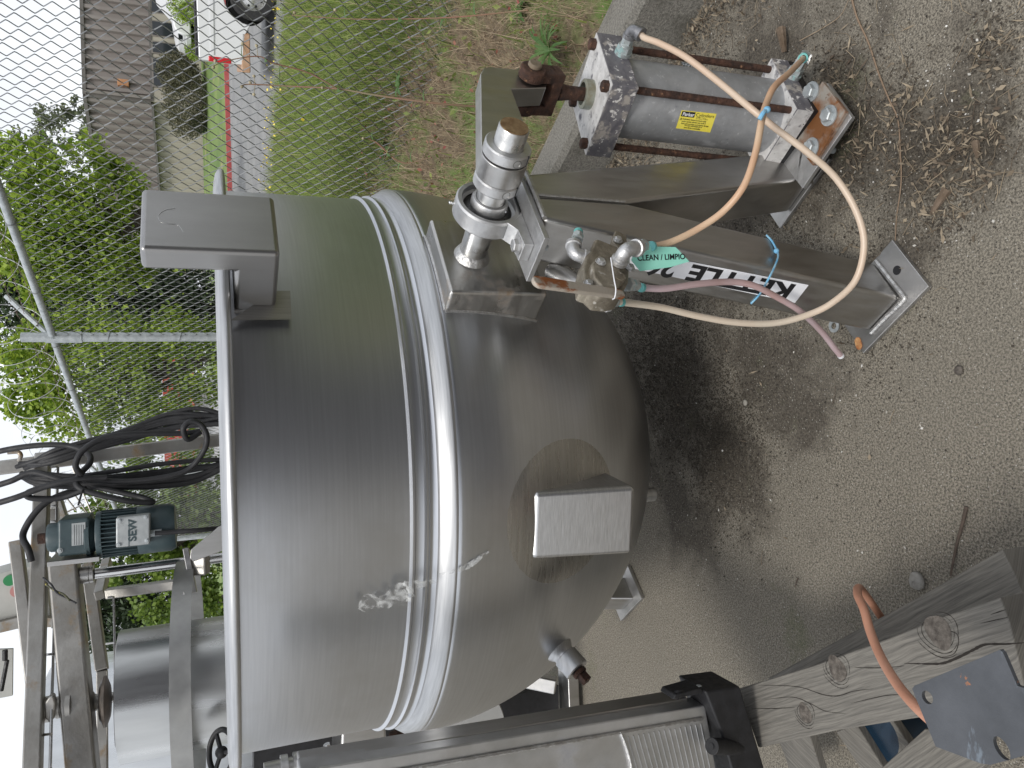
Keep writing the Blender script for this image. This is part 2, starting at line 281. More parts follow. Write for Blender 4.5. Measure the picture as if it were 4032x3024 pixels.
# ground concrete: fine exposed sand, dark soil drifts, pale specks
def ground_mat():
    M = bpy.data.materials.new('weathered_concrete'); M.use_nodes = True; nt = M.node_tree; N = nt.nodes.new; L = nt.links.new; p = nt.nodes['Principled BSDF']; p.inputs['Roughness'].default_value = .9
    tc = N('ShaderNodeTexCoord')
    def noise(s, d=5, r=.6):
        n = N('ShaderNodeTexNoise'); n.inputs['Scale'].default_value = s; n.inputs['Detail'].default_value = d; n.inputs['Roughness'].default_value = r; L(tc.outputs['Object'], n.inputs['Vector']); return n.outputs['Fac']
    def rng_(x, a, b, c=0, d=1):
        n = N('ShaderNodeMapRange'); n.inputs[1].default_value = a; n.inputs[2].default_value = b; n.inputs[3].default_value = c; n.inputs[4].default_value = d; L(x, n.inputs[0]); return n.outputs[0]
    def mix(f, a, b, blend='MIX'):
        n = N('ShaderNodeMix'); n.data_type = 'RGBA'; n.blend_type = blend; L(f, n.inputs['Factor'])
        for k, q in (('A', a), ('B', b)):
            if isinstance(q, tuple): n.inputs[k].default_value = (*q, 1)
            else: L(q, n.inputs[k])
        return n.outputs['Result']
    base = mix(rng_(noise(210, 3, .75), .43, .57), (.093, .083, .066), (.300, .268, .215))
    base = mix(rng_(noise(1.6, 5), .35, .7, 0, .5), base, (.175, .16, .13))
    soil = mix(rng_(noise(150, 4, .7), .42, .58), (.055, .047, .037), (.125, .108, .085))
    sp = N('ShaderNodeSeparateXYZ'); L(tc.outputs['Object'], sp.inputs[0])
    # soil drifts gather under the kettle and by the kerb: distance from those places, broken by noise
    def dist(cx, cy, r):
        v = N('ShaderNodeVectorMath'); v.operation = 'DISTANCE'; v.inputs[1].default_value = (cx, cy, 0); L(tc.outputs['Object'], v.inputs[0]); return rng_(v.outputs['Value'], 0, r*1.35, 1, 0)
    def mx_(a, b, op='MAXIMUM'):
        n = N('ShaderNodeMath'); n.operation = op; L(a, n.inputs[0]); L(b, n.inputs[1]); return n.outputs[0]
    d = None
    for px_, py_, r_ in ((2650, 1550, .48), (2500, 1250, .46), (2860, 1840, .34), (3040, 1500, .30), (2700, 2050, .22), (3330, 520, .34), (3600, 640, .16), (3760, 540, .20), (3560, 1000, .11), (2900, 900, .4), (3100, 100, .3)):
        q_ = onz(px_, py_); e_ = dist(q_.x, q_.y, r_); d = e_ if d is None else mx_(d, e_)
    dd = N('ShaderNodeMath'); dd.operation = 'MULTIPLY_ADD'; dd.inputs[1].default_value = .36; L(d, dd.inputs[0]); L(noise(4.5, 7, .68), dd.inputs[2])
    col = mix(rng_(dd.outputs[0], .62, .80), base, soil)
    moss = mix(rng_(noise(2.3, 7, .7), .58, .70, 0, .55), col, (.085, .10, .035))
    vo = N('ShaderNodeTexVoronoi'); vo.inputs['Scale'].default_value = 210; L(tc.outputs['Object'], vo.inputs['Vector'])
    sc = N('ShaderNodeSeparateColor'); L(vo.outputs['Color'], sc.inputs[0])
    k = mx_(rng_(vo.outputs['Distance'], .25, .32, 1, 0), rng_(sc.outputs[0], .92, .94), 'MULTIPLY')
    col = mix(k, moss, (.42, .40, .36)); k2 = mx_(rng_(vo.outputs['Distance'], .3, .38, 1, 0), rng_(sc.outputs[1], .93, .95), 'MULTIPLY'); col = mix(k2, col, (.05, .045, .04))
    L(col, p.inputs['Base Color'])
    h = mx_(noise(260, 4, .7), noise(30, 4), 'ADD'); b = N('ShaderNodeBump'); b.inputs['Strength'].default_value = .7; b.inputs['Distance'].default_value = .006; L(h, b.inputs['Height']); L(b.outputs[0], p.inputs['Normal'])
    return M
# ------------------------------------------------------------------ THE SETTING
KD = Vector((-.48, .877, 0)).normalized(); KN = Vector((KD.y, -KD.x, 0))   # kerb direction, and outward towards the bank
if KN.x < 0: KN = -KN
K0 = Vector((1.15, 1.93, 0))
FD = Vector((-.44, .898, 0)).normalized(); F0 = Vector((.974, 4.2, 0))
o = MB().add([(-60, -40, 0), (60, -40, 0), (60, 13, 0), (-60, 13, 0)], [(0, 1, 2, 3)]).build('ground', ground_mat(), smooth=0); kind(o, 'structure')
def pp(t, n, z): return K0+KD*t+KN*n+Z*z
mk = mat('kerb_concrete', (.13, .125, .11), (.27, .255, .225), sc=140, rough=.9, bump=.6, bsc=180, spots=[((.07, .065, .05), 5, .55, .2), ((.42, .4, .36), 170, .66, .04)])
mb = MB()
for i in range(60):
    t0, t1 = -6+i*.25, -6+(i+1)*.25
    sec = [(-.015, -.05), (.012, .18), (.03, .2), (.16, .2), (.175, .18), (.175, -.05)]
    n_ = len(sec); mb.add([pp(t0, a, b) for a, b in sec]+[pp(t1, a, b) for a, b in sec], [(k, (k+1) % n_, n_+(k+1) % n_, n_+k) for k in range(n_)])
o = mb.build('kerb', mk); kind(o, 'structure')
# bank rising from the kerb to the fence, then falling to the neighbour's lot
def bank_z(x, y):
    q = Vector((x, y, 0))-K0; n = q.dot(KN)
    z = .17 if n < .2 else (.17+(n-.2)*.42 if n < 1.25 else max(-.02, .61-(n-1.25)*.055))
    z += .035*sin(x*3.1+1)*cos(y*2.3)
    return z
nx, nt_ = 60, 80; v = []
for i in range(nt_+1):
    t = -6+i*.3
    for j in range(nx+1):
        n = .17+(j/nx)**1.5*9; p = K0+KD*t+KN*n; v.append((p.x, p.y, bank_z(p.x, p.y) if j else .1))
idx = np.arange((nt_+1)*(nx+1)).reshape(nt_+1, nx+1)
f = np.stack([idx[:-1, :-1], idx[:-1, 1:], idx[1:, 1:], idx[1:, :-1]], -1).reshape(-1, 4)
m_soil = mat('weed_soil', (.10, .075, .05), (.24, .19, .12), sc=30, rough=.95, bump=1, bsc=60, spots=[((.13, .19, .05), 3, .44, .12)])
o = npmesh('bank_soil', v, f, m_soil, smooth=60); kind(o, 'structure')
m_road = mat('asphalt', (.20, .20, .20), (.26, .26, .255), sc=1.5, rough=.9, bump=.2, bsc=40)
o = MB().add([(-60, 9, -.03), (60, 9, -.03), (60, 14, .15), (-60, 14, .15), (60, 26, .50), (-60, 26, .50)], [(0, 1, 2, 3), (3, 2, 4, 5)]).build('road', m_road, smooth=0); kind(o, 'structure')
m_red = mat('red_kerb_paint', (.36, .06, .06), (.44, .11, .10), sc=3, rough=.7)
kind(MB().box((0, 26.1, .54), (60, .1, .10)).build('road_kerb', m_red), 'structure')
m_lawn = mat('lawn', (.10, .165, .04), (.17, .23, .065), sc=.8, rough=.9, bump=1, bsc=8, spots=[((.30, .27, .12), .6, .58, .1)])
kind(MB().add([(-60, 26.2, .6), (60, 26.2, .6), (60, 33, 1.15), (-60, 33, 1.15), (60, 36.2, 1.3), (-60, 36.2, 1.3), (300, 300, 1.3), (-300, 300, 1.3)], [(0, 1, 2, 3), (3, 2, 4, 5), (5, 4, 6, 7)]).build('lawn', m_lawn, smooth=0), 'structure')
# ------------------------------------------------------------------ plants
def blades(n, P, h, w, lean=.4, seg=2, updir=None):
    """n curved blades rooted at P (n,3) -> verts, faces (quads)"""
    a = rng.uniform(0, 2*pi, n); l = rng.uniform(0, lean, n); H = h*rng.uniform(.5, 1.2, n); W = w*rng.uniform(.6, 1.3, n)
    d = np.stack([np.cos(a), np.sin(a), np.zeros(n)], 1); b = rng.uniform(0, 2*pi, n); sd_ = np.stack([np.cos(b), np.sin(b), np.zeros(n)], 1)
    V = []
    for k in range(seg+1):
        t = k/seg; c = P+d*(l*H*t*t*1.2)[:, None]+np.array([0, 0, 1])*(H*t*(1-.25*l*t))[:, None]; ww = (W*(1-t*.85)/2)[:, None]
        V += [c-sd_*ww, c+sd_*ww]
    V = np.stack(V, 1); m_ = V.shape[1]; base = (np.arange(n)*m_)[:, None]
    F = np.concatenate([base+np.array([2*k, 2*k+1, 2*k+3, 2*k+2]) for k in range(seg)], 0)
    return V.reshape(-1, 3), F
def leaves(P, size, nrm_up=.3, asp=.6):
    n = len(P); q = rng.normal(size=(n, 3)); q /= np.linalg.norm(q, axis=1)[:, None]; r = rng.normal(size=(n, 3)); r[:, 2] *= nrm_up
    r -= (r*q).sum(1)[:, None]*q; r /= np.linalg.norm(r, axis=1)[:, None]; s_ = (size*rng.uniform(.6, 1.3, n))[:, None]
    V = np.stack([P-q*s_*.5, P+r*s_*asp*.5, P+q*s_*.5, P-r*s_*asp*.5], 1).reshape(-1, 3)
    return V, np.arange(4*n).reshape(n, 4)
def join(parts):
    V = []; F = []; k = 0
    for v_, f_ in parts: V.append(v_); F.append(f_+k); k += len(v_)
    return np.concatenate(V), np.concatenate(F)
def bankpts(n, n0, n1, t0=-3.5, t1=6):
    t = rng.uniform(t0, t1, n); q = rng.uniform(n0, n1, n); P = np.zeros((n, 3))
    for i in range(n):
        p = K0+KD*t[i]+KN*q[i]; P[i] = (p.x, p.y, bank_z(p.x, p.y))
    return P
m_green = mat('weed_green', (.10, .165, .035), (.36, .43, .12), rough=.6, rvar=0, island=True, lo=0, hi=1, trans=.4)
m_dry = mat('dry_stems', (.22, .15, .10), (.62, .50, .35), rough=.8, rvar=0, island=True, lo=0, hi=1, trans=.15)
m_brown = mat('brown_litter', (.09, .055, .04), (.36, .26, .18), rough=.9, rvar=0, island=True, lo=0, hi=1)
m_redl = mat('red_leaves', (.30, .06, .06), (.50, .26, .18), rough=.6, rvar=0, island=True, lo=0, hi=1, trans=.3)
G = []
P = bankpts(24000, 1.0, 2.1); G.append(blades(len(P), P, .19, .0080, .7, 3))
P = bankpts(22000, 2.3, 7.0, -3, 9); G.append(blades(len(P), P, .25, .012, .6))
P = bankpts(15000, 1.5, 2.6); G.append(blades(len(P), P, .17, .009, .6))
P = bankpts(14000, .8, 3.2); P[:, 2] += rng.uniform(.01, .15, len(P)); G.append(leaves(P, .030, 1, .28))
P = bankpts(1300, .25, 1.0); G.append(blades(len(P), P, .11, .007, .7))
P = bankpts(700, .3, .9); P[:, 2] += rng.uniform(.02, .1, len(P)); G.append(leaves(P, .032, 1, .5))
V, F = join(G); kind(npmesh('green_weeds', V, F, m_green), 'stuff')
G = []
P = bankpts(20000, .17, 1.05); G.append(blades(len(P), P, .075, .0024, 1.6, 3))
P = bankpts(9500, .2, 1.6); G.append(blades(len(P), P, .21, .0026, 1.2, 4))
P = bankpts(3000, 1.9, 2.6); G.append(blades(len(P), P, .10, .004, 1.4, 3))
P = bankpts(2500, 2.6, 6.5, -3, 9); G.append(blades(len(P), P, .30, .005, .5, 3))
V, F = join(G); kind(npmesh('dry_grass', V, F, m_dry), 'stuff')
P = bankpts(38000, .17, 1.2); P[:, 2] += rng.uniform(0, .06, len(P)); V1 = leaves(P[::2], .011, .8, .55); V3 = leaves(P[1::2], .018, .8, .16)
P = bankpts(5000, 1.9, 2.4); P[:, 2] += rng.uniform(0, .03, len(P)); V2 = leaves(P, .03, .4, .35)
V, F = join([V1, V2, V3]); kind(npmesh('dead_leaf_cover', V, F, m_brown), 'stuff')
P = bankpts(650, .2, 1.2); P[:, 2] += rng.uniform(.02, .14, len(P)); V, F = leaves(P, .022, 1, .6); kind(npmesh('reddish_weed_leaves', V, F, m_redl), 'stuff')
m_flower = mat('yellow_petals', (.75, .55, .03), (.85, .7, .1), island=True, lo=0, hi=1, rvar=0)
P = bankpts(420, 4.6, 7.3, -3, 9); P[:, 2] += .27; V1 = leaves(P, .032, 1, .8); P = bankpts(25, 1., 3.); P[:, 2] += .2; V2 = leaves(P, .03, 1, .9); V, F = join([V1, V2]); kind(npmesh('yellow_flowers', V, F, m_flower), 'stuff')
# single plants one can pick out
def leafblade(mb, base, d, ln, wd, droop=.4):
    base = Vector(base); d = Vector(d).normalized(); sdv = d.cross(Z).normalized(); n = 7; v_ = []
    for i in range(n):
        t = i/(n-1); c = base+d*ln*t-Z*droop*ln*t*t; ww = wd*(sin(pi*min(1, t*.9+.08)))**.7; v_ += [c-sdv*ww/2+Z*.15*ww, c, c+sdv*ww/2+Z*.15*ww]
    mb.add(v_, [(3*i+k, 3*i+k+1, 3*i+k+4, 3*i+k+3) for i in range(n-1) for k in (0, 1)])
def rosette(px, py, nz, name, label, count, ln, wd, mt):
    d = None
    p = onz(px, py, nz); mb = MB()
    for k in range(count):
        a = k*2.4+.3; e = random.uniform(.5, 1.2); leafblade(mb, p, (cos(a), sin(a), e), ln*random.uniform(.7, 1.1), wd, .5)
    tag(mb.build(name, mt, loc=p, fix=False), label, 'plant')
m_leafy = mat('leaf_green', (.06, .14, .03), (.12, .21, .06), sc=20, rough=.5, trans=.3)
rosette(2170, 200, .26, 'plantain_weed', 'bright green strap-leaved weed behind the rusty clevis', 22, .20, .012, m_leafy)
rosette(1580, 330, .6, 'dock_weed', 'broad green leaf weed rising beside the steel crank arm', 6, .085, .028, m_leafy)
rosette(1520, 590, .55, 'dandelion_weed', 'dark toothed leaf weed low down beside the kettle shell', 11, .12, .02, m_leafy)
rosette(2060, 30, .3, 'sorrel_weed', 'broad-leaved green weed at the upper corner of the bank', 9, .10, .02, m_leafy)
# tall dry weed stalks crossing the fence
m_stalk = mat('weed_stalk', (.17, .15, .08), (.26, .10, .07), sc=4, rough=.7)
m_bud = mat('seed_heads', (.2, .17, .1), (.5, .44, .3), sc=20, rough=.8)
def stalk(pts, label, r=.0022, buds=()):
    P_ = [ony(x, y, Y) for x, y, Y in pts]; t = thing('weed_stalk', label, 'weed', P_[0])
    c = crv(P_, 8); MB().tube(c, [r*(1-.6*i/len(c)) for i in range(len(c))], 6).build('stem', m_stalk, t)
    for x, y, Y in buds:
        mb = MB(); p = ony(x, y, Y); mb.ball(p, .0055, 8); mb.tube([c[min(range(len(c)), key=lambda i: (c[i]-p).length)], p], .0012, 5); mb.build('seed_head', m_bud, t, fix=False)
    lf = [c[int(len(c)*q)] for q in (.2, .35, .5, .7)]
    for k, p in enumerate(lf): mb = MB(); leafblade(mb, p, (cos(k*2.1), sin(k*2.1), .4), .05, .014); mb.build('leaf', m_leafy, t, fix=False)
stalk([(1880, 420, 2.35), (1700, 405, 2.4), (1480, 375, 2.5), (1330, 350, 2.6), (1150, 340, 2.7), (990, 332, 2.75), (950, 337, 2.75)], 'tall red-stemmed weed stalk leaning across the chain link fence', .004, [(952, 342, 2.75), (985, 325, 2.75), (1000, 372, 2.72), (1270, 345, 2.6), (1000, 300, 2.75)])
stalk([(1330, 350, 2.6), (1210, 285, 2.6), (1080, 250, 2.6), (1015, 222, 2.6), (900, 238, 2.6), (835, 262, 2.6)], 'thin side stalk with an orange bud beside the white pickup', .0028, [(840, 265, 2.6), (848, 240, 2.6), (1010, 180, 2.6), (955, 172, 2.6)])
stalk([(2080, 40, 2.0), (1750, 70, 2.2), (1400, 75, 2.4), (1150, 60, 2.5)], 'pale dried stalk standing at the upper edge of the bank', .0025, [(1160, 50, 2.5), (1320, 40, 2.5)])
stalk([(1700, 620, 2.6), (1580, 640, 2.7), (1480, 560, 2.8), (1420, 540, 2.8)], 'short straw-coloured stalk by the dark leaf weed', .0025, [(1430, 545, 2.8)])
# ------------------------------------------------------------------ chain link fence
fence = thing('chain_link_fence', 'galvanised chain link fence with barbed and coiled razor wire above the weed bank', 'fence', F0)
FZ1 = 2.31
def fp(t, z, off=0): return F0+FD*t+Vector((FD.y, -FD.x, 0))*off+Z*z
def tubes_np(paths, r, n=4):
    """paths: (m,k,3) -> tube mesh"""
    m_, k, _ = paths.shape; T = np.gradient(paths, axis=1); T /= np.linalg.norm(T, axis=2)[..., None]
    up = np.cross(T, np.array([FD.y, -FD.x, .01])); up /= np.linalg.norm(up, axis=2)[..., None]; sd2 = np.cross(T, up); V = []
    for i in range(n):
        a = 2*pi*i/n+.78; V.append(paths+(up*cos(a)+sd2*sin(a))*r)
    V = np.stack(V, 2); idx = np.arange(m_*k*n).reshape(m_, k, n); j = np.roll(idx, -1, 2)
    F = np.stack([idx[:, :-1], j[:, :-1], j[:, 1:], idx[:, 1:]], -1).reshape(-1, 4)
    return V.reshape(-1, 3), F
W_ = .0365; WZ = .0335; z0 = .40; nw = 310; ns = int((FZ1-z0)/WZ)
t0 = -3.2; nw = int((6.1-t0)/W_); paths = np.zeros((nw, ns*3, 3)); fn = np.array([FD.y, -FD.x, 0]); fdv = np.array(FD); f0 = np.array(F0)
for i in range(nw):
    ks = []
    for k in range(ns):
        side = (k+i) % 2; x = (i+(1 if side else 0)+(-.04 if side else .04))*W_
        x0_ = (i+(0 if side else 1))*W_
        bow = .0045 if side else -.0045
        for q, (dx, dz, dn_) in enumerate(((-.16, -.16, .5), (0, 0, 1.0), (-.16, .16, .1))):
            xx = x+(dx*W_ if side else -dx*W_); ks.append(f0+fdv*(t0+xx)+np.array([0, 0, FZ1-(k-.16+.16*q)*WZ])+fn*bow*dn_)
    paths[i] = ks
V, F = tubes_np(paths, .0022); npmesh('mesh_fabric', V, F, m_wire, fence, smooth=60)
TEND = 6.1
MB().tube([fp(-3.2, 2.33), fp(TEND, 2.33)], .021, 14).build('top_rail', m_galv, fence)
TP = 1.366
for t in (TP-3.05, TP, TP+2.55, TEND):
    fz = .1; lean = Vector((0, 0, 0))
    po = MB().tube([fp(t, fz), fp(t, 2.5 if t < TEND else 2.36)], .030, 16).build('post', m_galv, fence)
    mb = MB().tube([fp(t, 2.17), fp(t, 2.37)], .036, 16); mb.tube([fp(t-.03, 2.33), fp(t+.03, 2.33)], .029, 12)
    # slanted arm carrying barbed wire
    d = fp(t, 0, 1)-fp(t, 0); mb.tube([fp(t, 2.34), fp(t, 2.34)+d*.30+Z*.26], .016, 8)
    mb.build('post_cap', m_galv, po)
for k in range(16):
    t = -2.9+k*.62; mb = MB(); c = fp(t, 2.33); tp = [c+(Z*cos(a)+Vector((FD.y, -FD.x, 0))*sin(a))*.024+FD*.004*a for a in np.linspace(0, 2*pi, 14)]; mb.tube(tp, .002, 5, caps=False)
    mb.build('tie_wire', m_wire, fence, fix=False)
for k in range(3):
    z = 1.15+k*.42
    c = fp(TP, z); tp = [c+(FD*cos(a)+Vector((FD.y, -FD.x, 0))*sin(a))*.033+Z*.008*a for a in np.linspace(0, 2*pi, 14)]; MB().tube(tp, .002, 5, caps=False).build('tie_wire', m_wire, fence, fix=False)
OUT = Vector((FD.y, -FD.x, 0))
for k, (dz, do) in enumerate(((.07, .08), (.14, .17), (.22, .26))):
    pts = [fp(-3.2+.05*i, 2.34+dz+.012*sin(i*.21+k), do+.01*cos(i*.3)) for i in range(190)]
    mb = MB().tube([p+(Z*cos(i*2.2)+OUT*sin(i*2.2))*.0025 for i, p in enumerate(pts)], .0014, 4)
    for i in range(0, 190, 2):
        p = pts[i]; a = random.uniform(0, 6); q = (Z*cos(a)+OUT*sin(a))*.016+FD*.006; mb.tube([p-q, p+q], .001, 4)
    mb.build('barbed_wire', m_barb, fence, fix=False)
# razor coil: one helix lying along the top
mb = MB(); pts = []
m_razor = mat('razor_wire', (.5, .5, .5), (.7, .7, .69), sc=20, metal=.6, rough=.4)
for i in range(1500):
    a = i*2*pi/46; t = -3.0+i*.0061; rr = .21+.012*sin(i*.02)
    pts.append(fp(t+.05*sin(a), 2.62+rr*cos(a)*1.0, .17+rr*sin(a)))
mb.tube(pts, .0022, 5)
for i in range(0, 1500, 4):
    p = pts[i]; d = (pts[min(i+1, 1499)]-pts[i-1] if i else FD).normalized(); u = d.cross(Z).normalized()
    mb.add([p-d*.016-u*.007, p-d*.004, p+d*.016-u*.007, p+d*.016+u*.007, p+d*.004, p-d*.016+u*.007], [(0, 1, 5), (2, 3, 4), (0, 1, 2, 4), (5, 1, 4, 3)])
mb.build('razor_coil', m_razor, fence, fix=False)
# grey sign plate hung on the fence
def onf(px, py): return onp(px, py, F0, OUT)
sg = [onf(600, 1870), onf(805, 1835), onf(800, 1900), onf(605, 1940)]
tag(MB().prism([p+OUT*.02 for p in sg], OUT*.003).build('fence_sign', m_galv, loc=sg[0]), 'blank grey metal plate hung on the fence behind the black cables', 'sign')
# ------------------------------------------------------------------ far buildings
def gx(ratio, Y): return ratio*Y
bY = 36.
b = thing('warehouse', 'long low warehouse clad in brown ribbed siding over tan walls', 'building', (14, bY, 1.3))
def ribs(mb, p0, p1, z0_, z1_, pitch=.42, dep=.14):
    p0, p1 = Vector(p0), Vector(p1); L_ = (p1-p0).length; d = (p1-p0)/L_; n = Vector((d.y, -d.x, 0)); 
    if n.y > 0: n = -n
    k = int(L_/pitch); v_ = []
    for i in range(k+1):
        for q, o_ in ((0, 0), (.45, 0), (.55, dep), (.9, dep)):
            p = p0+d*(i+q)*pitch+n*o_; v_ += [(p.x, p.y, z0_), (p.x, p.y, z1_)]
    mb.add(v_, [(2*i, 2*i+2, 2*i+3, 2*i+1) for i in range(len(v_)//2-1)])
c0 = (12.75, bY, 0); c1 = (45, bY-.8, 0); c2 = (6.5, 45, 0)
m_sid = mat('brown_siding', (.20, .175, .16), (.235, .21, .195), sc=.6, rough=.6); m_tan = mat('tan_wall', (.34, .31, .26), (.40, .37, .31), sc=.6, rough=.8)
mb = MB(); ribs(mb, c0, c1, 3.35, 5.85); ribs(mb, c2, c0, 3.35, 5.85); mb.build('siding', m_sid, b, smooth=0, fix=False)
mb = MB(); mb.bar((12.7, bY, 2.3), (45, bY-.8, 2.3), .3, 2.1); ribs(mb, (c2[0], c2[1]+.2, 0), (c0[0], c0[1]+.2, 0), 1.2, 3.4, .3, .04); mb.build('wall', m_tan, b, smooth=0, fix=False)
mb = MB(); mb.bar((12.7, bY-.05, 5.88), (45, bY-.85, 5.88), .25, .14); mb.bar((6.4, 45, 5.88), (12.7, bY-.05, 5.88), .25, .14); mb.bar((12.7, bY-.03, 3.3), (45, bY-.85, 3.3), .3, .1); mb.bar((6.4, 45, 3.3), (12.7, bY, 3.3), .3, .1)
mb.box((12.72, bY-.05, 4.6), (.1, .1, 1.25)); mb.build('trim', m_tan if 0 else mat('dark_trim', (.10, .09, .08), (.14, .13, .12), sc=2), b, smooth=0)
MB().add([(6.4, 45, 5.95), (12.7, bY, 5.95), (45, bY-.8, 5.95), (60, 90, 5.95), (0, 90, 5.95)], [(0, 1, 2, 3, 4)]).build('roof', m_galv, b, smooth=0)
m_glass = mat('dark_glass', (.02, .025, .03), rough=.1, rvar=0)
for x0, x1 in ((13.3, 14.6), (14.75, 15.3), (15.5, 16.2), (16.5, 18.2)):
    wf = MB().box(((x0+x1)/2, bY-.21, 2.75), ((x1-x0)/2, .04, .52)).build('window', mat('window_frame', (.2, .18, .16)), b, smooth=0)
    MB().box(((x0+x1)/2, bY-.26, 2.75), ((x1-x0)/2-.06, .02, .46)).build('pane', m_glass, wf, smooth=0)
MB().box((13.35, bY-.12, 4.4), (.14, .12, .22)).build('wall_lamp', mat('wall_lamp_copper', (.35, .16, .07), (.5, .25, .12), sc=5), b, bevel=.02)
# trees
def tree(name, label, spec, trunk, n, lsz, mt, group=None, gaps=.35, droop=0, tr=.16):
    """spec: list of (px,py,Y,radius) blobs"""
    base = Vector(trunk); t = thing(name, label, 'tree', base, group); mb = MB(); P = []
    top = Vector((0, 0, 0)); tot = sum(s_[3]**2 for s_ in spec)
    for x, y, Y, r in spec: top += ony(x, y, Y)/len(spec)
    mb.tube(crv([base, base.lerp(top, .4)+Vector((.15, 0, 0)), top], 6), [tr*(1-.7*i/12) for i in range(13)], 9)
    for x, y, Y, r in spec:
        c = ony(x, y, Y); mb.tube(crv([base.lerp(top, random.uniform(.35, .8)), (base.lerp(top, .8)+c)/2+Vector((0, 0, .2)), c], 5), [tr*.35*(1-.8*i/10) for i in range(11)], 6)
        m_ = int(n*r*r/tot); nc = max(8, int(m_/70))
        cc = rng.normal(size=(nc, 3)); cc /= np.linalg.norm(cc, axis=1)[:, None]; cc *= (rng.uniform(.35, 1, nc)**.5)[:, None]*r; cc[:, 1] *= .8
        k = rng.integers(0, nc, m_); off = rng.normal(size=(m_, 3))*r*.15; off[:, 2] *= .7
        if droop: off[:, 2] -= np.abs(rng.normal(size=m_))*droop
        P.append(np.array(c)+cc[k]+off)
    mb.build('trunk', mat('bark', (.06, .05, .04), (.13, .11, .09), sc=8, rough=.9, bump=.6, bsc=20), t)
    V, F = leaves(np.concatenate(P), lsz, 1, .75 if not droop else .35); npmesh('crown', V, F, mt, t)
m_maple = mat('maple_leaves', (.11, .20, .02), (.42, .54, .07), rough=.5, rvar=0, island=True, lo=0, hi=1, trans=.45)
m_maple2 = mat('darker_leaves', (.07, .13, .02), (.22, .31, .05), rough=.5, rvar=0, island=True, lo=0, hi=1, trans=.4)
m_con = mat('conifer_needles', (.018, .035, .014), (.045, .075, .025), rough=.6, rvar=0, island=True, lo=0, hi=1, trans=.1)
m_sparse = mat('sparse_twigs', (.07, .09, .04), (.16, .18, .09), rough=.6, rvar=0, island=True, lo=0, hi=1, trans=.2)
tree('maple_tree', 'bright green maple beside the brown warehouse', [(260, 700, 20, 1.1), (130, 800, 20, 1.3), (320, 850, 20, 1.3), (60, 640, 20, .7), (420, 780, 20, .9), (250, 960, 20, 1.3), (80, 960, 20, 1.2), (470, 900, 20, .9), (430, 1050, 20, .9), (120, 1110, 20, .8), (230, 1090, 20, .8), (500, 700, 20, .5), (610, 1060, 20, .55), (530, 1000, 20, .6)], (4.6, 20, .3), 21000, .12, m_maple, tr=.2)
tree('drooping_conifer', 'dark drooping conifer between the two maples', [(150, 1150, 26, 1.7), (350, 1180, 26, 1.9), (550, 1180, 26, 1.9), (720, 1150, 26, 1.7), (60, 1250, 26, 1.5), (250, 1260, 26, 1.4), (650, 1280, 26, 1.2), (450, 1300, 26, 1.0)], (2.6, 26, .5), 26000, .22, m_con, droop=.5)
tree('broadleaf_tree', 'pale green tree behind the loops of razor wire', [(200, 1420, 19, 1.2), (400, 1450, 19, 1.4), (600, 1450, 19, 1.4), (760, 1450, 19, 1.1), (60, 1480, 19, .9), (300, 1600, 19, 1.0), (500, 1620, 19, 1.1), (700, 1640, 19, 1.0), (120, 1560, 19, .6), (560, 1750, 19, .7), (330, 1330, 19, .7), (700, 1330, 19, .8)], (.9, 19, .3), 20000, .11, m_maple, tr=.16)
tree('hedge_tree', 'low leafy tree seen through the fence behind the electric motor', [(480, 2000, 17, .8), (640, 1950, 17, .9), (800, 1950, 17, 1.0), (640, 2120, 17, .9), (800, 2200, 17, 1.0), (640, 2300, 17, .8), (300, 2100, 17, .5), (430, 2180, 17, .6), (780, 2380, 17, .9)], (-2.2, 17, .1), 17000, .10, m_maple2)
tree('tall_conifer', 'dark conifer behind the left end of the fence', [(330, 2330, 21, 1.0), (420, 2430, 21, 1.0), (520, 2480, 21, 1.1), (250, 2400, 21, .6), (600, 2420, 21, .9)], (-5.6, 21, .1), 14000, .15, m_con, droop=.25)
tree('sapling', 'sparse thin young tree in front of the sky beside the warehouse roof', [(210, 520, 48, 1.5), (270, 560, 48, 1.5), (330, 500, 48, 1.0), (120, 555, 48, 1.2), (300, 440, 48, .8)], (ony(400, 540, 48).x, 48, 1.3), 2200, .22, m_sparse, tr=.05)
# shrubs by the warehouse
def shrub(px, py, Y, r, label, mt, n=3500, sz=.07, sc=(1, 1, 1)):
    c = ony(px, py, Y); t = thing('shrub', label, 'shrub', (c.x, c.y, c.z-r*.9), None); P = rng.normal(size=(n, 3)); P /= np.linalg.norm(P, axis=1)[:, None]; P *= (rng.uniform(.3, 1, n)**.5)[:, None]*r*np.array(sc)
    V, F = leaves(P+np.array(c), sz, 1, .4); npmesh('foliage', V, F, mt, t); MB().tube([(c.x, c.y, c.z-r), c], .04, 6).build('stem', m_rust if 0 else mat('bark', (0, 0, 0)), t)
m_juni = mat('juniper', (.05, .055, .03), (.13, .12, .06), rough=.7, rvar=0, island=True, lo=0, hi=1, trans=.1)
shrub(735, 400, 33, 1.05, 'wide brownish juniper bush in front of the tan warehouse wall', m_juni, 9000, .10, (1.5, 1, .9))
shrub(700, 280, 33.4, .8, 'small brown juniper beside the warehouse windows', m_juni, 4500, .10, (1, 1, 1.1))
shrub(765, 180, 32, .5, 'bright green clump on the verge near the parked car', m_maple, 2500, .09, (1.2, 1, .8))
shrub(735, 20, 30, .7, 'leafy green clump at the edge behind the pickup', m_maple, 2500, .09)
shrub(785, 490, 33, .4, 'little dark green bush at the foot of the tan wall', m_con, 1200, .08)
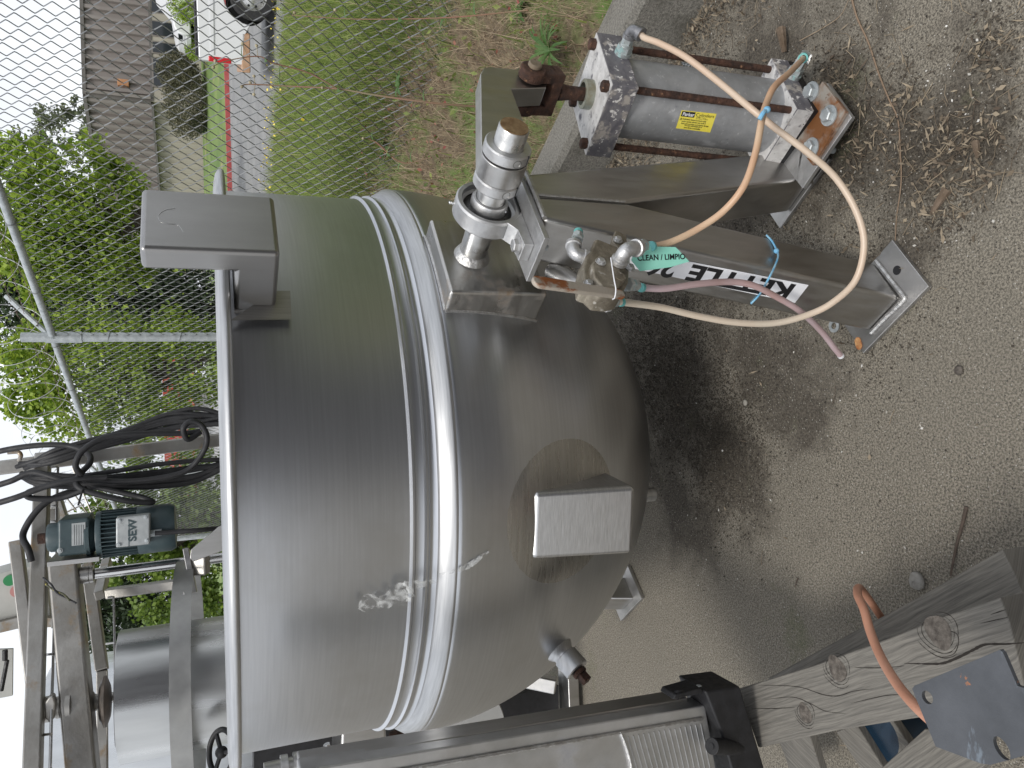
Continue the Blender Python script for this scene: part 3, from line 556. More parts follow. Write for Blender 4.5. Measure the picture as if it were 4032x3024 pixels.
# ------------------------------------------------------------------ vehicles
m_wp = mat('white_car_paint', (.74, .75, .76), rough=.25, rvar=.03)
m_tyre = mat('tyre_rubber', (.02, .02, .021), (.035, .035, .035), sc=20, rough=.85)
m_rim = mat('wheel_rim', (.55, .55, .54), (.65, .65, .64), sc=20, metal=.9, rough=.3)
def wheel(c, ax, r, parent, w_=.24, spokes=6):
    c = Vector(c); ax = Vector(ax).normalized(); t = MB().lathe([(r*.6, 0), (r*.92, 0), (r, w_*.15), (r, w_*.85), (r*.92, w_), (r*.6, w_)], c-ax*w_/2, ax, 36).build('wheel', m_tyre, parent)
    mb = MB().lathe([(r*.6, w_*.98), (r*.56, w_*.9), (r*.52, w_*.6), (r*.3, w_*.7), (r*.12, w_*.8), (0, w_*.82)], c-ax*w_/2, ax, 36)
    x, y = perp(ax)
    for k in range(spokes): a = 2*pi*k/spokes; mb.cyl(c-ax*w_/2+ax*w_*.62+(x*cos(a)+y*sin(a))*r*.2, ax, r*.035, w_*.14, 10)
    mb.build('rim', m_rim, t)
    mb = MB()
    for k in range(8): a = 2*pi*(k+.5)/8; mb.cyl(c-ax*w_/2+ax*w_*.64+(x*cos(a)+y*sin(a))*r*.42, ax, r*.055, .012, 10)
    mb.build('rim_slot', m_black, t)
# pickup: side view, tail to the left (world), body along direction VD
VY = 14.; tailp = ony(930, 252, VY); VD = Vector((.93, -.37, 0)).normalized(); VN = Vector((VD.y, -VD.x, 0))
if VN.y > 0: VN = -VN
gz = .15; pk = thing('pickup_truck', 'white pickup truck with silver wheels parked on the asphalt beyond the fence', 'pickup truck', (tailp.x+2.8, VY+.9, gz))
def vp(x, z, d=0): return Vector((tailp.x, VY, gz))+VD*x-VN*d+Z*z
wx, wr = 1.12, .385
def side(zs=0):
    o_ = [vp(0, .55), vp(0, 1.22), vp(.02, 1.27), vp(2.0, 1.30), vp(2.05, 1.32), vp(2.3, 1.86), vp(3.6, 1.90), vp(4.1, 1.35), vp(5.6, 1.2), vp(5.7, .95), vp(5.7, .5), vp(5.25, .45)]
    for c in (4.75, wx):
        o_ += [vp(c+.47*cos(a), .40+.47*sin(a)) for a in np.linspace(0.05, pi-.05, 12)]
        if c == 4.75: o_ += [vp(3.9, .42), vp(2.0, .42)]
    o_ += [vp(.5, .50)]
    return o_
MB().prism(side(), -VN*1.85).build('body', m_wp, pk, bevel=.03)
mb = MB().prism([vp(2.35, 1.38, -.004), vp(2.5, 1.78, -.004), vp(3.5, 1.8, -.004), vp(3.9, 1.38, -.004)], VN*.004); mb.build('side_window', m_glass, pk, smooth=0)
MB().box(vp(1.0, 1.30, .9), (.93, .8, .03), VD, -VN).build('bed_cover', m_black, pk, bevel=.02)
MB().bar(vp(.1, 1.05, -.01), vp(5.2, 1.02, -.01), .012, .05).build('body_moulding', m_wp, pk)
MB().box(vp(.035, .93, .05), (.045, .06, .19), VD, -VN).build('tail_light', mat('tail_light_red', (.55, .02, .03), rough=.2, rvar=0), pk, bevel=.02)
MB().box(vp(-.02, .50, .92), (.10, .93, .075), VD, -VN).add(*((lambda q: (q.v, q.f))(MB().box(vp(.28, .50, .03), (.24, .03, .07), VD, -VN)))).build('rear_bumper', mat('rusty_bumper', (.36, .2, .11), (.5, .33, .22), sc=8, rough=.6), pk, bevel=.02)
MB().box(vp(3, .6, .95), (2.6, .8, .15), VD, -VN).build('underbody', m_black, pk)
for c in (wx, 4.75):
    for d_, s_ in ((.12, 1), (1.73, -1)): wheel(vp(c, wr, d_), VN*s_, wr, pk)
# SUV further away
SY = 31.; sc_ = ony(790, 62, SY); sg_z = sc_.z
suv = thing('parked_car', 'white car with black wheels parked in front of the warehouse', 'car', (sc_.x+1.5, SY+.9, sg_z))
def sp(x, z, d=0): return Vector((sc_.x-.75+x, SY+d, sg_z+z))
o_ = [sp(0, .35), sp(-.08, .6), sp(0, .82), sp(.2, .95), sp(1.15, 1.08), sp(1.75, 1.62), sp(3.6, 1.66), sp(4.3, 1.1), sp(4.4, .4)]+[sp(3.5+.4*cos(a), .36+.4*sin(a)) for a in np.linspace(0, pi, 10)]+[sp(.82+.4*cos(a), .36+.4*sin(a)) for a in np.linspace(0, pi, 10)]
MB().prism(o_, (0, 1.8, 0)).build('body', m_wp, suv, bevel=.06)
MB().prism([sp(1.3, 1.1, -.01), sp(1.82, 1.55, -.01), sp(3.4, 1.58, -.01), sp(3.9, 1.12, -.01)], (0, .008, 0)).build('side_window', m_glass, suv, smooth=0)
MB().box(sp(.02, .72, .3), (.08, .2, .09)).build('headlight', m_glass, suv, bevel=.02)
MB().box(sp(-.1, .45, .9), (.05, .8, .1)).build('bumper', m_wp, suv, bevel=.03)
for c in (.82, 3.5):
    for d_, s_ in ((.1, -1), (1.7, 1)): wheel(sp(c, .34, d_), (0, s_, 0), .34, suv)
# red-roofed sign and shed far behind the cables
p0 = ony(680, 1600, 24); mb = MB().box((p0.x-.8, 24, 2.2), (2.2, .1, .42)); tag(mb.build('red_banner', mat('red_board', (.50, .07, .05), (.56, .12, .08), sc=2), loc=(p0.x-.8, 24, 1.78)), 'red board seen low behind the hanging black cables', 'sign')
p0 = ony(790, 1700, 25); mb = MB().box((p0.x-1, 25, 1.2), (2.6, .8, .9)); mb.box((p0.x-1, 25, 2.14), (2.7, .9, .05)); tag(mb.build('white_trailer', m_white, loc=(p0.x-1, 25, .3), bevel=.03), 'white box trailer low behind the fence and black cables', 'trailer')
# ------------------------------------------------------------------ THE KETTLE
KN_ = Vector((.001, .015, 1)).normalized(); KO = Vector((KC.x, KC.y, -.011))
kettle = thing('tilting_kettle', 'large stainless steel tilting kettle with a rounded bottom and a beaded belt', 'kettle', KO)
def kp(prof): return [(r, z) for r, z in prof]
RB, ZB, DB = .760, .977, .775
bowl = [(RB*cos(a), ZB-DB*sin(a)) for a in np.linspace(pi/2, 0, 60)]
up = [(RB-.001, .983), (.754, .995), (.747, 1.007), (KR+.010, 1.018), (KR+.004, 1.028), (KR+.003, 1.034), (KR+.004, 1.038), (KR+.010, 1.042), (KR+.010, 1.046), (KR+.004, 1.050), (KR+.002, 1.060), (KR+.002, 1.066), (KR+.008, 1.070), (KR+.008, 1.074), (KR+.001, 1.079), (KR, 1.10), (KR, 1.2), (KR, 1.3), (KR, 1.405)]
inn = [(KR, 1.405), (KR-.012, 1.405), (KR-.012, 1.0)]+[(r*.97, max(z+.02, z)) for r, z in reversed(bowl)]
shell = MB().lathe(bowl+up+inn[1:], KO, KN_, 180).build('shell', m_shell, kettle, smooth=40, fix=False)
MB().lathe([(KR+.0, 1.409), (KR+.040, 1.4035), (KR+.050, 1.405), (KR+.0535, 1.410), (KR+.051, 1.418), (KR+.040, 1.425), (KR+.02, 1.429), (KR-.0, 1.431), (KR-.014, 1.428), (KR-.014, 1.40)], KO, KN_, 160).build('rim', m_band, kettle, smooth=60)
# bright ground belt, 0.6 mm proud of the shell
MB().lathe([(RB-.0004, .986), (RB+.0006, .989), (RB+.0002, .993), (KR+.0145, 1.0185), (KR+.0095, 1.0215), (KR+.003, 1.0245)], KO, KN_, 180).build('belt', m_band, kettle, smooth=60, fix=False)
def wallp(px, py, extra=0):
    d = ray(px, py); R = KR+extra; a = d.x**2+d.y**2; b_ = -(d.x*KC.x+d.y*KC.y); c = KC.x**2+KC.y**2-R*R; return E0+d*((-b_-sqrt(max(0, b_*b_-a*c)))/a)
CB = Vector((KC.x, KC.y+.0146, ZB-.011))
def bowlp(px, py, extra=0):
    d = ray(px, py); k = Vector((1/(RB+extra), 1/(RB+extra), 1/(DB+extra))); o_ = E0-CB; D_ = Vector(a*b for a, b in zip(d, k)); O_ = Vector(a*b for a, b in zip(o_, k))
    a = D_.dot(D_); b_ = D_.dot(O_); c = O_.dot(O_)-1; return E0+d*((-b_-sqrt(max(0, b_*b_-a*c)))/a)
# trunnion box welded to the bowl
mb = MB(); zt, zb, sl, sr = .072, -.150, -.112, .117
mb.hexa([Lc(-.42, sl, zb), Lc(-.128, sl, zb), Lc(-.128, sr, zb), Lc(-.42, sr, zb), Lc(-.42, sl, zt), Lc(-.128, sl, zt), Lc(-.128, sr, zt), Lc(-.42, sr, zt)])
tb = mb.build('trunnion_box', m_boxm, kettle, bevel=.007, seg=3)
def surf(p):                                                        # push a point out along A to the shell or bowl surface
    lo_, hi_ = -.5, .1
    for _ in range(40):
        md = (lo_+hi_)/2; q = p+A*md; r = sqrt((q.x-KC.x)**2+(q.y-KC.y-.015*q.z)**2)
        ins = (r < KR+.002) if q.z > 1.03 else ((r < RB) if q.z > ZB else ((r/RB)**2+((q.z-ZB)/DB)**2 < 1))
        if ins: lo_ = md
        else: hi_ = md
    return p+A*lo_
def bead(pts, name, parent, r=.006, n=7, st=.0032):
    P_ = crv(pts, 6); L_ = sum((P_[i+1]-P_[i]).length for i in range(len(P_)-1)); k = max(6, int(L_/st)); Q = []
    cum = [0]
    for i in range(len(P_)-1): cum.append(cum[-1]+(P_[i+1]-P_[i]).length)
    j = 0
    for i in range(k+1):
        s_ = L_*i/k
        while j < len(cum)-2 and cum[j+1] < s_: j += 1
        Q.append(P_[j].lerp(P_[j+1], (s_-cum[j])/max(1e-9, cum[j+1]-cum[j])))
    return MB().tube(Q, [r*.9*(1+.14*(i % 2))*random.uniform(.95, 1.05) for i in range(k+1)], n).build(name, m_weld, parent)
bead([surf(Lc(0, s_, zt)) for s_ in np.linspace(sl, sr, 9)], 'weld_bead', kettle, .005)
bead([surf(Lc(0, sl, z_)) for z_ in np.linspace(zb, zt, 9)], 'weld_bead', kettle, .005)
# trunnion shaft
MB().lathe([(0, -.2), (.030, -.2), (.030, .196), (.0285, .199), (0, .199)], B, A, 40).build('trunnion_shaft', m_shaft, kettle)
MB().lathe([(.0001, .1985), (.0275, .1992), (.0272, .2005), (0, .2005)], B, A, 40).build('rusty_shaft_face', m_rustend, kettle)
MB().lathe([(.030, -.112), (.0345, -.116), (.040, -.128)], B, A, 30).build('shaft_weld', m_weld, kettle)
# two clamp collars and the crank arm
def collar(k0, k1):
    c = MB().lathe([(.0305, k0), (.044, k0), (.0465, k0+.003), (.0465, k1-.003), (.044, k1), (.0305, k1), (.0305, k0)], B, A, 56).build('clamp_collar', m_alu, kettle, smooth=30)
    for ang in (-2.35, ):
        d = S*cos(ang)+Z*sin(ang); t = -S*sin(ang)+Z*cos(ang)
        MB().box(B+A*(k0+k1)/2+d*.0464, ((k1-k0)/2, .0006, .0012), A, t, d).build('split_line', m_ink, c)
    for ang, rr in ((-2.95, .0075), (-1.95, .0045), (-.2, .006)):
        d = S*cos(ang)+Z*sin(ang); MB().lathe([(0, -.0035), (rr*.55, -.0035), (rr*.9, -.001), (rr, .0006), (rr*1.2, .0002)], B+A*(k0+k1)/2+d*.0462, d, 18).build('screw_recess', mat('socket_shadow_metal', (.22, .22, .21), (.3, .3, .29), metal=.8, rough=.4), c)
collar(.136, .160); collar(.062, .086)
K1 = .134; K0_ = .088
arm_px = [(1892, 290), (1905, 268), (1930, 263), (2030, 272), (2090, 240), (2140, 258), (2158, 300), (2150, 345), (2014, 350), (2040, 420), (2062, 480)]
ap_ = [onp(x, y, B+A*K1, A) for x, y in arm_px]
q = [Lc(K1, .0475*cos(t), .0475*sin(t)) for t in np.linspace(-.75, -1.5*pi-.05, 24)]
mb = MB().prism(ap_+q, -A*(K1-K0_)); mb.build('crank_arm', m_ss, kettle, bevel=.002, smooth=30)
# rim bracket (folded cap over the rim)
S0 = -.089
lp_ = [(-.060, .412), (-.060, .646), (-.112, .646), (-.112, .490), (-.225, .490), (-.225, .412)]
MB().prism([Lc(a, S0, z_) for a, z_ in lp_], S*.164).build('rim_bracket', mat('bracket_steel', (.33, .325, .32), (.37, .365, .36), sc=3, metal=1, rough=.36, rvar=.02, bump=.02, bsc=20, st=(5, 5, 1)), kettle, bevel=.0095, seg=4, smooth=40)
bead([surf(Lc(0, S0, z_)) for z_ in np.linspace(.415, .49, 5)], 'weld_bead', kettle, .0045)
# brushed patch beside that weld
def patch(pts, nu, nv, fn, name, mt, parent, jag=0):
    a, b_, c, d = [Vector((*p, 0)) for p in pts]; v_ = []
    for i in range(nu+1):
        for j in range(nv+1):
            p = a.lerp(b_, i/nu).lerp(d.lerp(c, i/nu), j/nv); v_.append(fn(p.x+random.uniform(-jag, jag), p.y+random.uniform(-jag, jag)))
    return MB().add(v_, [(i*(nv+1)+j, i*(nv+1)+j+1, (i+1)*(nv+1)+j+1, (i+1)*(nv+1)+j) for i in range(nu) for j in range(nv)]).build(name, mt, parent, smooth=80)
patch([(1081, 1145), (1143, 1145), (1148, 1258), (905, 1262)], 6, 6, lambda x, y: wallp(x, y, .0012), 'brushed_patch', mat('brushed_patch_steel', (.38, .37, .35), (.48, .47, .45), sc=8, metal=1, rough=.42, rvar=.05, st=(40, 40, 2)), kettle)
# outlet box on its round plate, low on the bowl
cdir = (bowlp(2240, 2015)-CB); cap = []
cn = cdir.normalized(); ex, ey = perp(cn); v_ = []; f_ = []; nr, na = 8, 72
for i in range(nr+1):
    for k in range(na):
        th_ = .225*i/nr; dd_ = (cn*cos(th_)+(ex*cos(2*pi*k/na)+ey*sin(2*pi*k/na))*sin(th_)); rr = 1/sqrt((dd_.x**2+dd_.y**2)/RB**2+dd_.z**2/DB**2); v_.append(CB+dd_*(rr+(.0016 if i < nr else -.001)))
f_ = [(i*na+k, i*na+(k+1) % na, (i+1)*na+(k+1) % na, (i+1)*na+k) for i in range(nr) for k in range(na)]
MB().add(v_, f_).build('round_patch_plate', mat('ground_patch_steel', (.42, .41, .39), (.52, .51, .49), sc=4, metal=1, rough=.3, rvar=.06, bump=.04, bsc=9, st=(2, 2, 40)), kettle, smooth=60)
tp_ = bowlp(2098, 2080); rad = Vector((tp_.x-KC.x, tp_.y-KC.y, 0)).normalized(); pt = tp_+rad*.002
rad = (rad+Z*.17).normalized(); fc = [onp(x, y, pt, rad) for x, y in ((2104, 1940), (2506, 1914), (2494, 2182), (2094, 2206))]
MB().prism(fc, -Vector((rad.x, rad.y, 0)).normalized()*.30).build('outlet_box', mat('bright_box_steel', (.50, .50, .50), (.62, .62, .62), sc=10, metal=1, rough=.36, rvar=.06, bump=.04, bsc=9, st=(3, 3, 40)), kettle, bevel=.012, seg=4, smooth=50)
# drain nozzle with rusty plug
nb = bowlp(2205, 2560); nd = Vector(((nb.x-CB.x)/RB**2, (nb.y-CB.y)/RB**2, (nb.z-CB.z)/DB**2)).normalized()
nz = MB().lathe([(.042, -.01), (.033, .006), (.028, .012), (.0275, .018), (.0315, .020), (.0315, .062), (.029, .064), (.014, .064)], nb, nd, 36).build('drain_nozzle', m_band, kettle)
ex, ey = perp(nd); mb = MB().cyl(nb+nd*.066, nd, .018, .010, 20); mb.box(nb+nd*.086, (.010, .010, .012), ex, ey, nd); mb.build('drain_plug', m_rust, nz, bevel=.001)
MB().cyl(bowlp(2540, 1975)-Z*.02+Vector((0, .1, -.02)), -Z, .02, .05, 20).build('bottom_stub', m_band, kettle)
# torn adhesive residue
m_res = mat('torn_film', (.62, .63, .62), (.42, .43, .43), sc=22, rough=.35, rvar=.1, bump=.5, bsc=30)
nt = m_res.node_tree; pr_ = nt.nodes['Principled BSDF']; nn_ = nt.nodes.new('ShaderNodeTexNoise'); nn_.inputs['Scale'].default_value = 38; nn_.inputs['Detail'].default_value = 5; nn_.inputs['Distortion'].default_value = 1.5
rr_ = nt.nodes.new('ShaderNodeMapRange'); rr_.inputs[1].default_value = .40; rr_.inputs[2].default_value = .62; rr_.inputs[3].default_value = .0; rr_.inputs[4].default_value = .9
tc_ = nt.nodes.new('ShaderNodeTexCoord'); nt.links.new(tc_.outputs['Object'], nn_.inputs[0]); nt.links.new(nn_.outputs['Fac'], rr_.inputs[0]); nt.links.new(rr_.outputs[0], pr_.inputs['Alpha'])
def ribbon(px, wd, fn, name, mt, parent):
    P_ = crv([Vector((x, y, 0)) for x, y in px], 8); W2 = crv([Vector((q, 0, 0)) for q in wd], 8); v_ = []
    for i, p in enumerate(P_):
        t = (P_[min(i+1, len(P_)-1)]-P_[max(i-1, 0)]).normalized(); n_ = Vector((-t.y, t.x, 0)); wv = W2[i].x
        for q in (-1, -.5, 0, .5, 1): c = p+n_*wv*(q+random.uniform(-.18, .18)); v_.append(fn(c.x, c.y))
    return MB().add(v_, [(5*i+k, 5*i+k+1, 5*i+k+6, 5*i+k+5) for i in range(len(P_)-1) for k in range(4)]).build(name, mt, parent, smooth=80)
ribbon([(1424, 2405), (1445, 2372), (1500, 2358), (1560, 2345), (1610, 2320), (1660, 2300), (1730, 2285)], [14, 26, 34, 46, 34, 14, 5], lambda x, y: wallp(x, y, .0135 if x > 1600 else .003), 'film_residue', m_res, kettle)
ribbon([(1730, 2262), (1800, 2245), (1850, 2225), (1890, 2195), (1925, 2172)], [5, 8, 10, 8, 3], lambda x, y: bowlp(x, y, .003), 'film_residue', m_res, kettle)
# ------------------------------------------------------------------ near stand (A-frame, bearing, cylinder bracket)
ZF = -B.z
stand = thing('kettle_stand', 'steel A-frame stand with white lettered strip carrying the kettle bearing', 'stand', Vector((Lc(0, -.03, 0).x, Lc(0, -.03, 0).y, 0)))
def leg(sg):
    c = -.03; pts = [(.070, -.077), (0.0012, -.077), (0.0012, -.29), (.154, ZF+.014), (.267, ZF+.014)]
    return MB().prism([Lc(-.042, c+sg*s_, z_) for s_, z_ in pts], A*.111).build('leg', m_leg, stand, bevel=.010, seg=4)
l1 = leg(-1); l2 = leg(1)
for s0, s1 in ((-.322, -.175), (.115, .262)):
    bp = MB(); bp.lbox(-.09, .133, s0, s1, ZF+.001, ZF+.014); o = bp.build('base_plate', m_alu if 0 else mat('plate_steel', (.40, .395, .385), (.54, .53, .52), sc=12, metal=.9, rough=.42, bump=.06, bsc=80, spots=[((.34, .15, .04), 9, .70, .05), ((.5, .46, .36), 6, .66, .1)]), stand, bevel=.002)
    sc_s = s0+.022 if s0 < 0 else s1-.022
    hx = .099
    MB().cyl(Lc(hx, (s0+s1)/2+.01, ZF+.0142), Z, .0105, .0006, 24).build('bolt_hole', m_ink, o)
bead([Lc(.074, -.182, ZF+.018), Lc(.075, -.24, ZF+.018), Lc(.076, -.296, ZF+.018), Lc(.068, -.304, ZF+.018), Lc(.01, -.302, ZF+.018), Lc(-.04, -.302, ZF+.018)], 'weld_bead', stand, .006)
bead([Lc(.071, -.03, -.08), Lc(.0705, -.03, -.18), Lc(.070, -.03, -.285)], 'weld_bead', stand, .0035)
bead([Lc(.070, .045, -.0765), Lc(.072, -.03, -.0765), Lc(.070, -.1, -.0765)], 'weld_bead', stand, .0055)
mp_ = MB(); mp_.lbox(-.055, .062, -.150, .085, -.0755, -.0635); mp_.build('mount_plate', m_alu, stand, bevel=.0015)
# flange bearing
hs = MB().lathe([(.052, -.021), (.066, -.021), (.0695, -.017), (.0695, .017), (.066, .021), (.058, .021), (.0575, .008), (.052, .004), (.052, -.021)], B, A, 72).build('bearing_housing', m_alu, stand, smooth=30)
# foot of the housing: waist between ring and flange
pts = [(-.125, -.063), (-.125, -.045), (-.075, -.043), (-.060, -.028)]+[(.066*cos(t), .066*sin(t)) for t in np.linspace(pi+.30, 2*pi-.30, 14)]+[(.060, -.028), (.07, -.043), (.082, -.045), (.082, -.063)]
pts = [(-.125, -.063), (-.125, -.042), (-.082, -.040), (-.064, -.024)]+[(.066*cos(t), .066*sin(t)) for t in np.linspace(pi+.33, 2*pi-.33, 12)]+[(.064, -.024), (.072, -.040), (.082, -.042), (.082, -.063)]
MB().prism([Lc(-.022, s_, z_) for s_, z_ in pts], A*.044).build('bearing_foot', m_alu, hs, bevel=.004, seg=3)
MB().lathe([(.0315, .010), (.044, .006), (.050, .002), (.0575, .006)], B, A, 60).build('bearing_seal', mat('greasy_seal', (.018, .017, .016), (.05, .047, .043), sc=60, rough=.35, metal=.3, bump=.2), hs, smooth=60)
lc = MB().lathe([(.0305, .0), (.037, .0), (.0385, .004), (.0385, .024), (.036, .030), (.0315, .031), (.0305, .028)], B, A, 48).build('locking_collar', m_alu, hs, smooth=40)
d = (S*cos(-2.2)+Z*sin(-2.2)); MB().lathe([(.0025, -.001), (.0028, .002), (.0055, .002), (.0058, -.002)], B+A*.017+d*.0382, d, 12).build('set_screw', m_chrome, lc)
MB().bolt(Lc(0, -.104, -.042), Z, .0135).build('flange_bolt', m_alu, hs); MB().cyl(Lc(0, -.104, -.105), Z, .0075, .03, 14).build('bolt_thread', m_galv, hs)
gr = MB().cyl(B+(Z*.94+S*.2)*.069, Z*.94+S*.2, .004, .008, 8); gr.ball(B+(Z*.94+S*.2)*.08, .0038, 8); gr.build('grease_nipple', m_chrome, hs)
# lettered strip on the side face of leg 1
ld = (Vector(Lc(0, -.297+.03, -.88))-Vector(Lc(0, -.096, -.064))).normalized()
e0 = Lc(0, -.03-.070, -.077); e1 = Lc(0, -.03-.267, ZF+.014); LU = (e0-e1).normalized(); LNn = A.cross(LU).normalized()
if LNn.dot(S) > 0: LNn = -LNn
def leg_face(px, py, off=.0012): return onp(px, py, e1+LNn*off, LNn)
st_ = [leg_face(x, y) for x, y in ((2545, 1005), (2712, 1028), (3184, 1124), (3130, 1190), (2540, 1068))]
st_ = [leg_face(2480, 985), leg_face(2712, 1029), leg_face(3184, 1122), leg_face(3130, 1192), leg_face(2480, 1054)]
lab = MB().prism(st_, LNn*.0004).build('lettered_strip', m_white, stand, smooth=0)
p0 = leg_face(3115, 1165, .0018)
kd = (leg_face(2712, 1104-8, .0018)-p0).normalized(); kd = LU
def strip_word(body, x0, y0, x1, y1, cap):
    p, q = leg_face(x0, y0, .0018), leg_face(x1, y1, .0018); o = text('lettering', body, p, q-p, (-A)-(q-p).normalized()*(-A).dot((q-p).normalized()), cap/.70, m_ink, lab, th=.0004, bold=.0022)
    e_x = (q-p).normalized(); c0 = p-OFF[lab]; ts = [(v.co-c0).dot(e_x) for v in o.data.vertices]; k = (q-p).length/max(ts)
    for v in o.data.vertices: t = (v.co-c0).dot(e_x); v.co += e_x*(t*k-t)
capH = (leg_face(3085, 1121)-leg_face(3066, 1176)).length
strip_word('KETTLE', 3138, 1124, 2728, 1043, capH); strip_word('26', 2672, 1036, 2562, 1020, capH)
# cylinder bracket: bolted plates at the foot of the far leg
cb = [onz(x, y, .075) for x, y in ((3353, 462), (3255, 326), (3060, 620), (3159, 742))]
br = MB().prism([p-Z*.012 for p in cb], Z*.012).build('bracket_plate', m_alu, stand, bevel=.0015)
def inset(pts, k): c = sum(pts, Vector())/len(pts); return [c+(p-c)*k for p in pts]
rp = [onz(x, y, .086) for x, y in ((3330, 440), (3238, 320), (3090, 520), (3200, 652))]
MB().prism([p-Z*.0105 for p in rp], Z*.011).build('rusty_bracket_plate', m_rustplate, stand, bevel=.0015)
for x, y in ((3265, 455), (3195, 362), (3195, 582)):
    p = onz(x, y, .088); b_ = MB().bolt(p-Z*.001, Z, .0165).build('bracket_bolt', m_galv, stand)
    MB().tube([p-Z*.07, p-Z*.01], .008, 12).build('bolt_shank', m_galv, b_); MB().cyl(p-Z*.042, Z, .015, .014, 6).build('nut', m_galv, b_)
MB().prism([Lc(.069, .10, -.83), Lc(.069, .10, -.88), Lc(.17, .18, -.84), Lc(.17, .18, -.83)], S*.008).build('gusset', m_leg, stand)
# ------------------------------------------------------------------ pneumatic cylinder
ZC0, ZC1 = .585, .125
ca, cs = .113, .298; half = .096
cyl = thing('air_cylinder', 'upright square-ended air cylinder with rusty tie rods and a yellow sticker', 'air cylinder', Vector((Lc(ca, cs, 0).x, Lc(ca, cs, 0).y, .07)))
def cz(z): return z-B.z
top = MB(); top.lbox(ca-half, ca+half, cs-half, cs+half, cz(.525), cz(ZC1*0+ZC0)); 
tc1 = [onz(x, y, ZC0) for x, y in ((2344, 118), (2435, 314), (2312, 617), (2238, 429))]
cc_t = sum(tc1, Vector())/4
bc1 = [onz(x, y, ZC1) for x, y in ((3032, 226), (3158, 414), (2987, 685))]; bc1.append(bc1[0]+bc1[2]-bc1[1]); cc_b = sum(bc1, Vector())/4
print('cyl', [tuple(round(c, 3) for c in p) for p in (cc_t, cc_b)], (tc1[0]-tc1[1]).length, (bc1[0]-bc1[1]).length)
CA = (cc_t-cc_b).normalized()                                        # the cylinder leans slightly
fx = ((tc1[0]-tc1[1]).normalized()+(bc1[0]-bc1[1]).normalized()).normalized(); fx = (fx-CA*fx.dot(CA)).normalized(); fy = CA.cross(fx)
hh = ((tc1[0]-tc1[1]).length+(tc1[1]-tc1[2]).length+(bc1[0]-bc1[1]).length+(bc1[1]-bc1[2]).length)/8
def cp(x, y, h): return cc_b+CA*h+fx*x+fy*y                          # h measured up from the lower head's top face
HT = (cc_t-cc_b).length; hh *= 1.03
def headblock(h0, h1, name):
    # faces: worn pale ends, dark oxidised sides
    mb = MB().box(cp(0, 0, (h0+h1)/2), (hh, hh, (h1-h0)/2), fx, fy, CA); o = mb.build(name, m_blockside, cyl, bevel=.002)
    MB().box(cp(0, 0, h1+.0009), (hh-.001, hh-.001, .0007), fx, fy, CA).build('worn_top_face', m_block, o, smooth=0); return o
headblock(HT-.062, HT, 'upper_head'); lh = headblock(-.046, 0, 'lower_head')
# the side turned to the camera on the lower head is worn pale too
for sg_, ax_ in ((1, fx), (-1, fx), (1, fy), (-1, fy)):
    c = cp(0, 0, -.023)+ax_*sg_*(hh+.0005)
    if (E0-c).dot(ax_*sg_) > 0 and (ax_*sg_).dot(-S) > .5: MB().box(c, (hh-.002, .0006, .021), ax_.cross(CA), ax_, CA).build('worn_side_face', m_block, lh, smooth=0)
MB().box(cp(0, 0, -.056), (hh-.001, hh-.001, .0095), fx, fy, CA).build('black_spacer', m_black, cyl, bevel=.001)
rb = hh*.90
MB().lathe([(rb*.0, .0), (rb, 0), (rb, HT-.0625), (0, HT-.0625)], cc_b+CA*.0005, CA, 96).build('barrel', m_tube, cyl, smooth=40)
for i, j in ((1, 1), (1, -1), (-1, 1), (-1, -1)):
    rx = hh*.80; c = [cp(i*rx, j*rx, h) for h in np.linspace(.0, HT-.06, 40)]
    r_ = MB().tube(c, [.0085*random.uniform(.95, 1.06) for _ in c], 12).build('tie_rod', m_rust, cyl)
    MB().bolt(cp(i*rx, j*rx, HT+.0015), CA, .0135, False, .016).build('tie_rod_nut', m_rust, r_, bevel=.001)
MB().lathe([(.026, 0), (.034, 0), (.034, .022), (.031, .024), (.026, .024), (.026, 0)], cp(0, 0, HT), CA, 40).build('gland', mat('pitted_gland', (.26, .24, .17), (.38, .42, .38), sc=30, metal=.6, rough=.5, bump=.2), cyl)
pin = onp(2105, 262, B+A*.165, A); pinc = pin-A*.055
rodtop = pinc.lerp(cp(0, 0, HT), .45)
MB().tube([cp(0, 0, HT-.01), cp(0, 0, HT).lerp(pinc, .35), rodtop], [.015, .016, .020], 20).build('piston_rod', m_rust, cyl)
clv = MB(); cd_ = (cp(0, 0, HT)-pinc).normalized()
for k_ in (-1, 1):
    q0 = pinc+A*(.040*k_); clv.lathe([(0, -.013), (.028, -.013), (.030, -.010), (.030, .010), (.028, .013), (0, .013)], q0, A, 32)
    clv.prism([q0-A*.012+cd_.cross(A)*.024, q0-A*.012-cd_.cross(A)*.024, q0-A*.012-cd_.cross(A)*.020+cd_*.062, q0-A*.012+cd_.cross(A)*.020+cd_*.062], A*.024)
clv.prism([pinc-A*.052+cd_*.050+cd_.cross(A)*.021, pinc+A*.052+cd_*.050+cd_.cross(A)*.021, pinc+A*.052+cd_*.050-cd_.cross(A)*.021, pinc-A*.052+cd_*.050-cd_.cross(A)*.021], cd_*.028)
clv.build('clevis', m_rust, cyl, bevel=.003, fix=True)
MB().lathe([(0, -.06), (.012, -.06), (.012, .056), (.0155, .056), (.0155, .062), (.013, .064), (0, .064)], pinc, A, 24).build('clevis_pin', mat('old_pin', (.22, .17, .12), (.3, .25, .19), sc=50, rough=.6, metal=.5, bump=.2), cyl)
